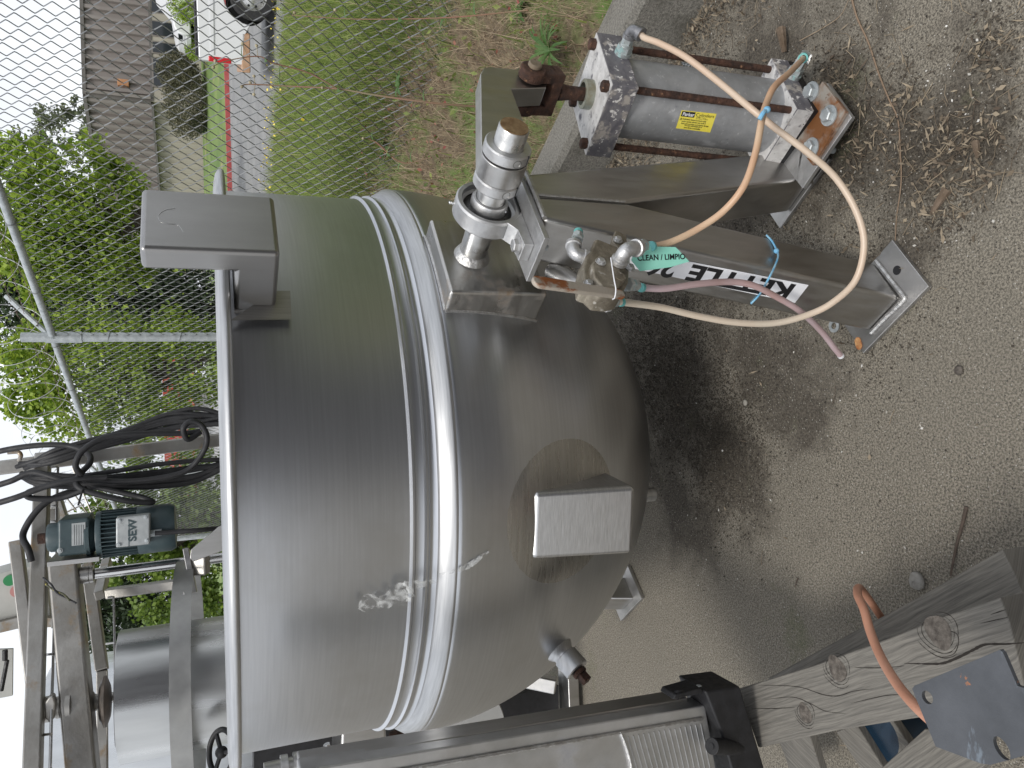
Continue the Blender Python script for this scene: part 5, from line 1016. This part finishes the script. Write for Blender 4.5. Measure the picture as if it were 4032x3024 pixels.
# control box with buttons
cbx = thing('control_box', 'pale control box with a green button beyond the frame', 'control box', ony(60, 2350, 4.4))
MB().prism([ony(x, y, 4.4) for x, y in ((-120, 2290), (75, 2235), (165, 2225), (205, 2440), (110, 2440), (-120, 2490))], (0, .25, 0)).build('case', m_panel, cbx, bevel=.01)
MB().cyl(ony(42, 2281, 4.39), (0, -1, 0), .026, .03, 24).build('push_button', mat('green_button', (.02, .22, .07), rough=.3, rvar=0), cbx)
MB().cyl(ony(76, 2318, 4.39), (0, -1, 0), .03, .05, 24).build('stop_button', mat('faded_red_button', (.48, .22, .2), rough=.4, rvar=0), cbx)
MB().prism([ony(x, y, 4.35) for x, y in ((-120, 2480), (100, 2425), (250, 2440), (240, 2470), (95, 2470), (-120, 2520))], (0, .12, 0)).build('lower_rail', m_frame, cbx)
tk = thing('storage_tank', 'large curved steel tank reflecting sky far behind the frame', 'tank', (0, 0, 0)); tc0 = ony(150, 3150, 6.2); tk.location = tc0; OFF[tk] = tc0.copy()
MB().lathe([(0, -.55), (.9, -.55), (.93, -.5), (.93, 2.4)], (tc0.x, tc0.y, 2.0), (-.02, 0, -1), 80).build('tank_wall', m_drum, tk, smooth=50)
pn = thing('hinged_panel', 'grey panel with a round strut poking into view above the storage tank', 'panel', ony(30, 2650, 4.5))
MB().prism([ony(x, y, 4.5) for x, y in ((-60, 2560), (50, 2556), (48, 2740), (-60, 2760))], (0, .02, 0)).build('panel_sheet', m_panel, pn)
MB().tube([ony(20, 2560, 4.4), ony(20, 2600, 4.4)], .012, 10).tube([ony(28, 2600, 4.4), ony(5, 2720, 4.4)], .01, 8).build('panel_strut', m_black, pn)
hw = thing('handwheel', 'dark hand wheel half hidden at the left end of the rim', 'hand wheel', ony(880, 2990, 2.9)); hcx, hv1, hv2 = ony(872, 2962, 2.9), Vector((.9, .43, 0)), Vector((-.3, .6, .55))
MB().tube([hcx+(hv1*cos(a)+hv2*sin(a))*.075 for a in np.linspace(0, 2*pi, 49)[:-1]], .010, 12, closed=True).build('wheel_ring', m_black, hw)
mb = MB(); c_ = hcx
for a in (.4, 2.5, 4.6): mb.tube([c_, c_+(hv1*cos(a)+hv2*sin(a))*.075], .008, 8)
mb.ball(c_, .022, 12); mb.build('spokes', m_black, hw)
# ------------------------------------------------------------------ clutter left of the kettle
cl = thing('filler_machine', 'stainless machine of clamps pipes and plates between kettle and radiator', 'machine', ony(1400, 2990, 2.6))
MB().prism([ony(x, y, 2.6) for x, y in ((1345, 2870), (1520, 2862), (1530, 3010), (1340, 3060))], (0, .2, 0)).build('cover_plate', m_ss, cl, bevel=.01)
MB().tube([ony(1040, 3040, 2.7), ony(1340, 2975, 2.7)], .030, 20).build('pipe', m_ss, cl)
for x, y in ((1120, 3020), (1170, 3008), (1270, 2990)): MB().lathe([(.03, -.012), (.04, -.012), (.04, .012), (.03, .012)], ony(x, y, 2.7), ony(1340, 2975, 2.7)-ony(1040, 3040, 2.7), 24).build('pipe_clamp', m_alu, cl)
MB().tube([ony(1285, 2930, 2.65), ony(1320, 3030, 2.65)], .012, 10).build('valve_stem', m_chrome, cl)
MB().prism([ony(x, y, 2.9) for x, y in ((1000, 2960), (2200, 2700), (2200, 3120), (1000, 3120))], (0, .1, 0)).build('machine_back', m_black, cl)
MB().prism([ony(x, y, 2.75) for x, y in ((1540, 2900), (1700, 2850), (1690, 2920), (1545, 2960))], (0, .05, 0)).build('rusty_motor_case', m_rust, cl, bevel=.01)
c_ = ony(1820, 2890, 2.6); MB().lathe([(0, 0), (.165, 0), (.17, .01), (.17, .05), (0, .05)], c_, (0, 1, 0), 60).build('round_cover', mat('grey_cover', (.33, .33, .32), (.40, .40, .39), sc=6, rough=.45), cl)
sf = thing('tube_stand', 'low square tube steel frame on the ground left of the kettle bottom', 'frame', ony(2190, 2750, 2.55))
def gb(a, b_, w_=.05, nm='tube', z=.03): return MB().bar(onz(*a, z), onz(*b_, z), w_, .05).build(nm, m_ss, sf, bevel=.005)
gb((2235, 2600), (2250, 2980), .10, 'foot_rail', .05); 
sq((1950, 2650), (2190, 2700), 2.3, 2.2, 60, 'upright', m_ss, None, sf)
# ------------------------------------------------------------------ radiator leaning on the timber
RY = 1.33
rd = thing('radiator', 'aluminium radiator with welded seams and a black plastic end standing on timber', 'radiator', ony(2850, 2900, RY))
def rp_(x, y, o_=0): return onp(x, y, (0, RY+o_, 0), Vector((0, 1, 0)))
T_ = Vector((0, .05, 0))
# slopes of the long edges in the picture: y = 2790 at x = 2790, rising to 3024 at x = 1258
def ed(x, k): return 2789+(2780-x)*.1535+k
MB().prism([rp_(2710, ed(2710, -52), .03), rp_(1180, ed(1180, -30), .03), rp_(1180, ed(1180, 0), .03), rp_(2710, ed(2710, -22), .03)], T_).build('side_channel', m_ss, rd, bevel=.003)
MB().prism([rp_(2775, ed(2775, -12)), rp_(1180, ed(1180, 0)), rp_(1180, 3500), rp_(2905, 3500), rp_(2780, ed(2780, 0)), ], T_).build('core_frame', m_rad, rd, bevel=.004)
wx_ = lambda x: ed(x, 52+(2780-x)*.018)
bead([rp_(x, wx_(x)-14, -.002) for x in (2765, 2500, 2250, 2000, 1750, 1500, 1300)], 'weld_seam', rd, .0042, 6, .006)
bead([rp_(x, y, -.002) for x, y in ((2440, 2880), (2455, 2915), (2470, 2960), (2480, 3000), (2490, 3060))], 'weld_seam', rd, .0045, 6, .006)
for k in range(15):
    x = 2473+k*20.5; MB().tube([rp_(x, wx_(x)+6, -.0005), rp_(x+50-k*.3, 3070, -.0005)], .00125, 5).build('fin', m_band, rd, fix=False)
tkp = [rp_(2780, 2714), rp_(2912, 2703), rp_(2925, 2760), rp_(3010, 3080), rp_(2870, 3080), rp_(2825, 2850)]
tkp = [rp_(2775, 2722, -.03), rp_(2916, 2702, -.03), rp_(3040, 3120, -.03), rp_(2905, 3120, -.03), rp_(2845, 2900, -.03)]
tk2 = MB().prism(tkp, Vector((0, .1, 0))).build('plastic_tank', m_black, rd, bevel=.006)
MB().tube([rp_(2802, 2938, -.045), rp_(2915, 2942, -.012)], .0165, 24).build('mount_pin', m_black, tk2, bevel=.001)
MB().cyl(rp_(2801, 2938, -.0455), rp_(2802, 2938, -.045)-rp_(2915, 2942, -.012), .006, .001, 14).build('pin_hole', m_ink, tk2)
MB().prism([rp_(x, y, -.02) for x, y in ((2650, 2756), (2660, 2735), (2755, 2708), (2770, 2716), (2768, 2732), (2700, 2745))], Vector((0, .05, 0))).build('corner_bracket', m_black, rd, bevel=.003)
MB().bolt(rp_(2752, 2712, .0), rt, .007).build('corner_bolt', m_galv, rd)
MB().tube(crv([rp_(2660, 2750, -.01), rp_(2668, 2730, -.01), rp_(2705, 2724, -.01)], 5), .007, 10).build('hose_clip', m_black, rd)
# ------------------------------------------------------------------ timber
bd = (onz(4000, 2460, .35)-onz(2950, 2800, .35)).normalized()
wd1 = wood('weathered_timber', bd); wd2 = wood('lower_timber', (onz(3945, 2165, .2)-onz(3060, 2650, .2)).normalized())  # both timbers share the same colours, only the grain direction differs
m_end = mat('timber_end_grain', (.05, .042, .034), (.14, .12, .10), sc=40, rough=.95, bump=1, bsc=60, st=(1, 1, 4))
def timber(name, label, px, z, th, w_, mt, endpx=None):
    P_ = [onz(x, y, z) for x, y in px]; n_ = len(P_); o_ = MB().prism([p-Z*th for p in P_], Z*th).build(name, mt, None, loc=P_[0], bevel=.003); tag(o_, label, 'timber', 'old pallet timbers'); return o_
t_ = timber('pallet_timber', 'thick knotty grey timber under the black end of the radiator', [(2905, 2712), (3200, 2622), (3500, 2512), (3700, 2432), (3938, 2352), (3975, 2450), (4010, 2600), (4040, 2740), (3640, 2822), (3300, 2875), (2985, 2945)], .35, .085, .12, wd1)
timber('pallet_timber', 'lower grey timber tapering away beside the knotty one', [(3020, 2672), (3300, 2520), (3600, 2360), (3945, 2163), (3990, 2250), (4040, 2370), (3700, 2560), (3200, 2740)], .20, .09, .12, wd2)
wds = [wood('slat_timber', (onz(3440, 3000, .1)-onz(3300, 2870, .1)).normalized()), wood('crossed_timber', (onz(3680, 2870, .22)-onz(3480, 3020, .22)).normalized())]
for px, z, lab_ in (([(3060, 2900), (3180, 2870), (3240, 3060), (3130, 3090)], .12, 'broad dark slat with a round ring mark under the knotty timber'), ([(3290, 2880), (3370, 2850), (3500, 3060), (3430, 3090)], .14, 'pale narrow slat under the knotty timber'), ([(3410, 2850), (3510, 2830), (3600, 2960), (3500, 3000)], .12, 'short pale slat beside the blue barrel')):
    timber('old_board', lab_, px, z, .022, 0, wds[0])
timber('old_board', 'slanting grey board passing under the slate coloured plate', [(3450, 3040), (3640, 2870), (3720, 2870), (3900, 2990), (3800, 3090), (3560, 3090)], .22, .03, 0, wds[1])
bb = MB().cyl(onz(3595, 2860, .02), Z, .055, .10, 40); tag(bb.build('blue_barrel', mat('blue_plastic', (.006, .02, .04), (.01, .03, .055), sc=8, rough=.4), None, loc=onz(3595, 2860, .02), bevel=.006), 'dark blue plastic lid glimpsed between the slats', 'barrel')
kn = mat('knot_wood', (.055, .046, .038), (.16, .14, .12), sc=70, rough=.9, bump=.8, bsc=60)
def knot(px, py, r, z=.3506):
    c = onz(px, py, z); v_ = [c]; ring = [(1, 0), (.8, .0008), (.45, .0012)]; b2 = Z.cross(bd); mb = MB(); pts_ = []
    for q_, hh_ in ring:
        pts_ += [c+(bd*cos(a)*1.0+b2*sin(a)*1.15)*r*q_*(1+.08*sin(3*a+px))+Z*hh_ for a in np.linspace(0, 2*pi, 29)[:-1]]
    mb.add(pts_+[c+Z*.001], [(i*28+k, i*28+(k+1) % 28, (i+1)*28+(k+1) % 28, (i+1)*28+k) for i in range(2) for k in range(28)]+[(56+k, 56+(k+1) % 28, 84) for k in range(28)]); return mb.build('knot', kn, t_, smooth=60, fix=False)
knot(3295, 2632, .021); knot(3695, 2488, .024); knot(3170, 2808, .017)
# slate coloured steel plate
GZ = .60
gpx = [(3591, 2712), (3600, 2700), (3937, 2558), (3950, 2572), (4005, 2700), (4060, 2720), (4150, 2900), (4032, 2976), (3900, 3012), (3860, 3006), (3684, 2940), (3640, 2833)]
gp = [onz(x, y, GZ) for x, y in gpx]
pl3 = thing('steel_plate', 'slate painted steel plate with two holes and chipped rusty edges', 'plate', (gp[0].x, gp[0].y, 0))
bm = bmesh.new()
def ring_(cpt, rx_, ry_, ang, n_=20):
    return [cpt+Vector((cos(a)*rx_*cos(ang)-sin(a)*ry_*sin(ang), cos(a)*rx_*sin(ang)+sin(a)*ry_*cos(ang), 0)) for a in np.linspace(0, 2*pi, n_+1)[:-1]]
holes = [ring_(onz(3651, 2746, GZ), .0082, .0082, 0), ring_(onz(3944, 2946, GZ), .013, .0085, (lambda q: atan2(q.y, q.x))(onz(3960, 2975, GZ)-onz(3930, 2920, GZ)))]
ed_ = []
for lp in [gp]+holes:
    vs = [bm.verts.new(p) for p in lp]; ed_ += [bm.edges.new((vs[i], vs[(i+1) % len(vs)])) for i in range(len(vs))]
bmesh.ops.triangle_fill(bm, use_beauty=True, use_dissolve=False, edges=ed_)
r_ = bmesh.ops.extrude_face_region(bm, geom=bm.faces[:]); bmesh.ops.translate(bm, verts=[v for v in r_['geom'] if isinstance(v, bmesh.types.BMVert)], vec=(0, 0, -.006)); bmesh.ops.recalc_face_normals(bm, faces=bm.faces)
me = bpy.data.meshes.new('plate_sheet'); bm.to_mesh(me); bm.free(); link('plate_sheet', me, m_grey, pl3, None, .0008, 30)
MB().prism([p-Z*.30 for p in (onz(3800, 2800, GZ), onz(3900, 2760, GZ), onz(3930, 2840, GZ), onz(3830, 2880, GZ))], Z*.293).build('post', m_rust, pl3)
P_ = [onz(3470, 2432, .14), onz(3425, 2365, .20), onz(3392, 2322, .27), onz(3378, 2316, .31), onz(3378, 2345, .35), onz(3402, 2400, .38), onz(3428, 2490, .41), onz(3470, 2590, .45), onz(3530, 2690, .50), onz(3600, 2775, .54), onz(3680, 2850, .56)]
tag(MB().tube(crv(P_, 10), .0076, 14).build('orange_hose', m_orange, None, loc=P_[0], smooth=60), 'orange rubber hose arching over the timbers to the slate plate', 'hose')
# ------------------------------------------------------------------ litter on the concrete
def gpts(n, cx, cy, sx_, sy_, lim=True):
    P = np.zeros((n, 3)); P[:, 0] = rng.normal(cx, sx_, n); P[:, 1] = rng.normal(cy, sy_, n); P[:, 2] = rng.uniform(.001, .006, n)
    k = (P[:, 0]-K0.x)*KN.x+(P[:, 1]-K0.y)*KN.y < -.03; return P[k]
def kerbpts(n, w_, t0=-1.5, t1=2.5):
    t = rng.uniform(t0, t1, n); q = -np.abs(rng.normal(0, w_, n))-.02; P = np.zeros((n, 3)); P[:, 0] = K0.x+KD.x*t+KN.x*q; P[:, 1] = K0.y+KD.y*t+KN.y*q; P[:, 2] = rng.uniform(.001, .02, n); return P
def chips(P, s_, flat=.35):
    n = len(P); V = []; a = rng.uniform(0, 2*pi, n); L1 = s_*rng.uniform(.5, 1.5, n); L2 = L1*rng.uniform(.35, .9, n); h = L2*flat
    ux = np.stack([np.cos(a), np.sin(a), rng.normal(0, .2, n)], 1); uy = np.stack([-np.sin(a), np.cos(a), rng.normal(0, .2, n)], 1); uz = np.array([0, 0, 1.])
    o6 = [P+ux*L1[:, None]*.5, P+uy*L2[:, None]*.5, P-ux*L1[:, None]*.5, P-uy*L2[:, None]*.5, P+uz*h[:, None]]
    V = np.stack(o6, 1).reshape(-1, 3); b_ = (np.arange(n)*5)[:, None]; F = np.concatenate([b_+np.array(q) for q in ([0, 1, 4], [1, 2, 4], [2, 3, 4], [3, 0, 4])]); return V, F
m_grit = mat('grit', (.07, .065, .055), (.34, .32, .28), rough=.9, rvar=0, island=True, lo=.1, hi=1)
P = np.concatenate([gpts(9000, .3, 1.4, .7, .5), gpts(3000, .2, 1.6, .3, .3), gpts(2500, -.4, 1.8, .5, .5)]); V, F = chips(P, .0026, .6); kind(npmesh('grit', V, F, m_grit), 'stuff')
m_pale = mat('pale_flakes', (.35, .33, .29), (.7, .68, .64), rough=.8, rvar=0, island=True, lo=0, hi=1)
P = np.concatenate([gpts(110, .4, 1.4, .6, .45), kerbpts(160, .12), gpts(50, .55, 1.1, .12, .1), gpts(40, -.3, 1.7, .4, .4)]); V, F = chips(P, .0065, .2); kind(npmesh('pale_flakes', V, F, m_pale), 'stuff')
m_dirt = mat('dark_crumbs', (.03, .025, .02), (.10, .085, .065), rough=.95, rvar=0, island=True, lo=0, hi=1)
CL = [onz(3620, 640, 0), onz(3750, 560, 0), onz(3900, 520, 0), onz(3560, 440, 0), onz(3680, 840, 0), onz(3840, 680, 0), onz(3900, 180, 0), onz(3300, 330, 0), onz(3400, 560, 0)]
def clumps(n, sg): return np.concatenate([gpts(n, c.x, c.y, sg, sg*.8) for c in CL])
P = np.concatenate([gpts(7000, onz(2600, 1450).x, onz(2600, 1450).y, .16, .2), gpts(5000, .2, 1.9, .25, .25), gpts(5000, onz(2850, 1750).x, onz(2850, 1750).y, .13, .10), clumps(420, .045), gpts(2500, .62, 1.45, .13, .13), kerbpts(11000, .12), gpts(700, .17, 1.28, .12, .06)]); P[:, 2] *= .6; V, F = chips(P, .0055, .7); kind(npmesh('soil_crumbs', V, F, m_dirt), 'stuff')
m_litter = mat('leaf_litter', (.07, .05, .035), (.34, .28, .20), rough=.9, rvar=0, island=True, lo=0, hi=1)
P = np.concatenate([kerbpts(4200, .13), clumps(75, .05), gpts(160, .62, 1.40, .14, .12), gpts(60, .2, 1.6, .3, .3)]); V1 = leaves(P[::3]+np.array([0, 0, .005]), .016, .25, .5); V2 = leaves(P[1::3]+np.array([0, 0, .005]), .030, .25, .14); V3 = leaves(P[2::3]+np.array([0, 0, .005]), .018, .25, .22); V, F = join([V1, V2, V3]); kind(npmesh('dead_leaves', V, F, m_litter), 'stuff')
def twigs(P, ln, r):
    n = len(P); a = rng.uniform(0, 2*pi, n); L1 = ln*rng.uniform(.3, 1.8, n); d = np.stack([np.cos(a), np.sin(a), rng.normal(0, .12, n)], 1); k = rng.normal(0, .22, n); s_ = np.stack([-np.sin(a), np.cos(a), np.zeros(n)], 1)
    V = []
    for t in (-.5, 0, .5):
        c = P+d*(L1*t)[:, None]+s_*(L1*k*(t*t*4))[:, None]*.5
        for q_ in ((1, 0), (-.5, .87), (-.5, -.87)): V.append(c+s_*q_[0]*r+np.array([0, 0, 1.])*q_[1]*r)
    V = np.stack(V, 1).reshape(-1, 3); b_ = (np.arange(n)*9)[:, None]; F = np.concatenate([b_+np.array([3*i+j, 3*i+(j+1) % 3, 3*i+3+(j+1) % 3, 3*i+3+j]) for i in (0, 1) for j in range(3)]); return V, F
m_twig = mat('twig_bark', (.07, .05, .035), (.36, .29, .20), rough=.9, rvar=0, island=True, lo=0, hi=1)
P = np.concatenate([kerbpts(1300, .13), clumps(13, .055), gpts(60, .6, 1.40, .15, .12), gpts(12, 0, 1.5, .5, .4)]); P[:, 2] += .006; V, F = twigs(P, .042, .0008); kind(npmesh('dry_twigs', V, F, m_twig), 'stuff')
# single bits one can point to
def gtube(name, label, cat_, px, r, mt, z=.006):
    P_ = [onz(x, y, z+.004*sin(i*2.1)) for i, (x, y) in enumerate(px)]; c = crv(P_, 6); o = MB().tube(c, [r*(1-.55*i/len(c)) for i in range(len(c))], 7).build(name, mt, None, loc=P_[0]); return tag(o, label, cat_)
gtube('dry_stem', 'long thin pale stem lying on the concrete up to the foot plate', 'stem', [(3350, -20), (3375, 70), (3420, 170), (3460, 290), (3500, 390), (3535, 470), (3545, 600), (3548, 720), (3530, 860), (3524, 975)], .0024, m_dry)
gtube('dry_stem', 'fine pale stem branching off the long one toward the bank', 'stem', [(3150, 160), (3240, 110), (3310, 60), (3345, -10)], .0012, m_dry)
gtube('stick', 'dark crooked stick by the end of the lower timber', 'stick', [(3805, 1995), (3790, 2060), (3770, 2130), (3755, 2200), (3742, 2268)], .0042, mat('dark_stick', (.06, .045, .035), (.12, .09, .07), sc=30, rough=.9))
gtube('twig', 'short dark twig alone on the bare concrete', 'twig', [(3142, 2275), (3135, 2295), (3130, 2312)], .0022, MATS['dark_stick'])
gtube('wood_scrap', 'brown rotten stick of wood lying on the concrete at the upper right', 'stick', [(3730, 745), (3700, 790), (3670, 840)], .011, mat('rotten_wood', (.10, .07, .045), (.2, .15, .11), sc=30, rough=.95, bump=.6))
gtube('wood_scrap', 'split pale piece of wood beside the wind-blown leaves', 'stick', [(3840, 560), (3845, 590), (3850, 620)], .008, MATS['rotten_wood'])
gtube('wood_scrap', 'splintered grey chunk of wood in the debris along the kerb', 'stick', [(3075, 115), (3082, 160), (3088, 205)], .013, MATS['rotten_wood'], .02)
for x, y, r, lab_ in ((3610, 2287, .020, 'grey pebble beside the lower timber on mossy concrete'), (2935, 1585, .009, 'small grey pebble below the rounded kettle bottom'), (3775, 1458, .011, 'dark brown burr lying alone on the concrete')):
    c = onz(x, y, r*.5); mb = MB().ball(c, r, 16, (1, .85, .62)); mb.v = [tuple(Vector(p)+Vector((random.uniform(-1, 1), random.uniform(-1, 1), random.uniform(-1, 1)))*r*.07) for p in mb.v]; tag(mb.build('pebble', m_grit if r < .01 else (MATS['knot_wood'] if r < .015 else mat('pebble_stone', (.2, .19, .17), (.3, .29, .27), sc=60, rough=.9)), None, loc=c), lab_, 'pebble')
c = onz(3285, 1283, .003); ws = MB().lathe([(.008, 0), (.0165, 0), (.0165, .002), (.008, .002), (.008, 0)], c, Z, 28); tag(ws.build('washer', m_galv, None, loc=c), 'loose washer on the ground beside the lettered leg', 'washer')
# unseen shed added behind the camera to darken the reflections in the kettle
yb = thing('unseen_reflected_shed', 'unseen dark ribbed shed added behind the camera to darken the kettle reflection', 'building', (6, -7, 0))
mb = MB(); ribs(mb, (26, -6.5, 0), (-1.6, -7.5, 0), 0, 5.5); mb.build('wall', mat('added_shed_siding', (.10, .09, .095), (.14, .125, .13), sc=1, rough=.7), yb, smooth=0, fix=False)
MB().add([(26, -6.5, 5.5), (-1.6, -7.5, 5.5), (-1.6, -16, 6.5), (26, -16, 6.5)], [(0, 1, 2, 3)]).build('roof', m_galv, yb, smooth=0)

# rust bloom on the corner of the near foot plate, cracks along the knotty timber, teal ring on the lower port
c = onz(3400, 1352, -.0); c = Vector((c.x, c.y, .0162)); pts_ = [c+Vector((cos(a), sin(a), 0))*.0125*(1+.25*sin(2*a+1)) for a in np.linspace(0, 2*pi, 25)[:-1]]
MB().add(pts_, [tuple(range(24))]).build('rust_bloom', mat('orange_rust', (.25, .075, .02), (.5, .28, .12), sc=90, rough=.8), stand, smooth=0)
m_crk = mat('crack_shadow', (.02, .016, .013), rough=1, rvar=0)
def crack(pts, w_, z=.3504):
    P_ = crv([onz(x, y, z) for x, y in pts], 6); n_ = len(P_); v_ = []
    for i, p in enumerate(P_):
        t = (P_[min(i+1, n_-1)]-P_[max(0, i-1)]).normalized(); q_ = Z.cross(t)*w_*(sin(pi*(i+.3)/(n_-.4))**.6)*random.uniform(.6, 1.2); v_ += [p-q_, p+q_]
    MB().add(v_, [(2*i, 2*i+1, 2*i+3, 2*i+2) for i in range(n_-1)]).build('crack', m_crk, t_b, smooth=0, fix=False)
t_b = bpy.data.objects['pallet_timber']
crack([(3560, 2612), (3640, 2614), (3710, 2612), (3770, 2590), (3830, 2560), (3880, 2538), (3960, 2536), (4040, 2530)], .0022)
crack([(3365, 2628), (3430, 2630), (3500, 2628), (3560, 2622)], .0009); crack([(2985, 2698), (3090, 2700), (3160, 2708), (3240, 2735), (3300, 2740), (3360, 2722), (3440, 2712)], .0010)
crack([(2960, 2790), (3050, 2790), (3130, 2785)], .0008); crack([(3010, 2755), (3120, 2745), (3190, 2770), (3250, 2800), (3330, 2810)], .0008); crack([(3600, 2445), (3700, 2475), (3770, 2500), (3760, 2570), (3700, 2590)], .0007)
crack([(3900, 2420), (3960, 2400)], .0007); crack([(3860, 2455), (3970, 2430)], .0006); crack([(3350, 2770), (3480, 2740), (3560, 2735)], .0007)
MB().lathe([(.0075, -.004), (.0115, -.004), (.0115, .006), (.0075, .006)], ona(3163, 228, .302), ona(3110, 285, .33)-ona(3165, 228, .30), 20).build('teal_collar', m_teal, cyl)
_e, _q = elbow(ona(3200, 238, .235), ona(3176, 215, .28)-ona(3200, 238, .235), ona(3110, 285, .33)-ona(3176, 215, .28), .0105, .026, .016, 'hose_elbow', m_elbow, cyl)

def ringcrack(px, py, r, a0, a1):
    c = onz(px, py, .3505); b2 = Z.cross(bd); A_ = np.linspace(a0, a1, 26); v_ = []
    for i, a in enumerate(A_):
        w_ = .0006*(sin(pi*(i+.3)/26)**.5)*random.uniform(.4, 1.5)
        for q_ in (r-w_, r+w_): v_.append(c+(bd*cos(a)*1.25+b2*sin(a))*q_*(1+.06*sin(3*a)))
    MB().add(v_, [(2*i, 2*i+1, 2*i+3, 2*i+2) for i in range(25)]).build('crack', m_crk, t_b, smooth=0, fix=False)
for x, y, r in ((3295, 2632, .021), (3695, 2488, .024), (3170, 2808, .017)):
    ringcrack(x, y, r*1.05, .2, 6.2); ringcrack(x, y, r*1.32, 2.6, 5.4); ringcrack(x, y, r*1.30, -.7, 1.2); ringcrack(x, y, r*.55, 0, 4.5); ringcrack(x, y, r*1.6, 3.2, 5.0)

q_ = 4.0
kind(MB().add([(-1.3, -40, .004), (40, -40, .004), (40, .25, .004), (-.6, .25, .004)], [(0, 1, 2, 3)]).build('added_dark_ground', mat('added_dark_asphalt', (.035, .034, .035), (.06, .058, .058), sc=3, rough=.9, bump=.3, bsc=80), smooth=0), 'structure')  # unseen dark ground, added behind the camera to deepen the shell's middle reflection

m_scr = mat('scratch_bright', (.58, .58, .57), metal=1, rough=.3, rvar=0)
def bface(px, py): return onp(px, py, Lc(-.0592, 0, 0), A)
br_ = bpy.data.objects['rim_bracket']
MB().tube(crv([bface(x, y) for x, y in ((690, 818), (650, 826), (625, 845), (628, 868), (660, 880), (700, 885), (722, 915))], 6), .00035, 4).build('scratch', m_scr, br_)
for x, y in ((1840, 330), (1940, 330)):
    pass
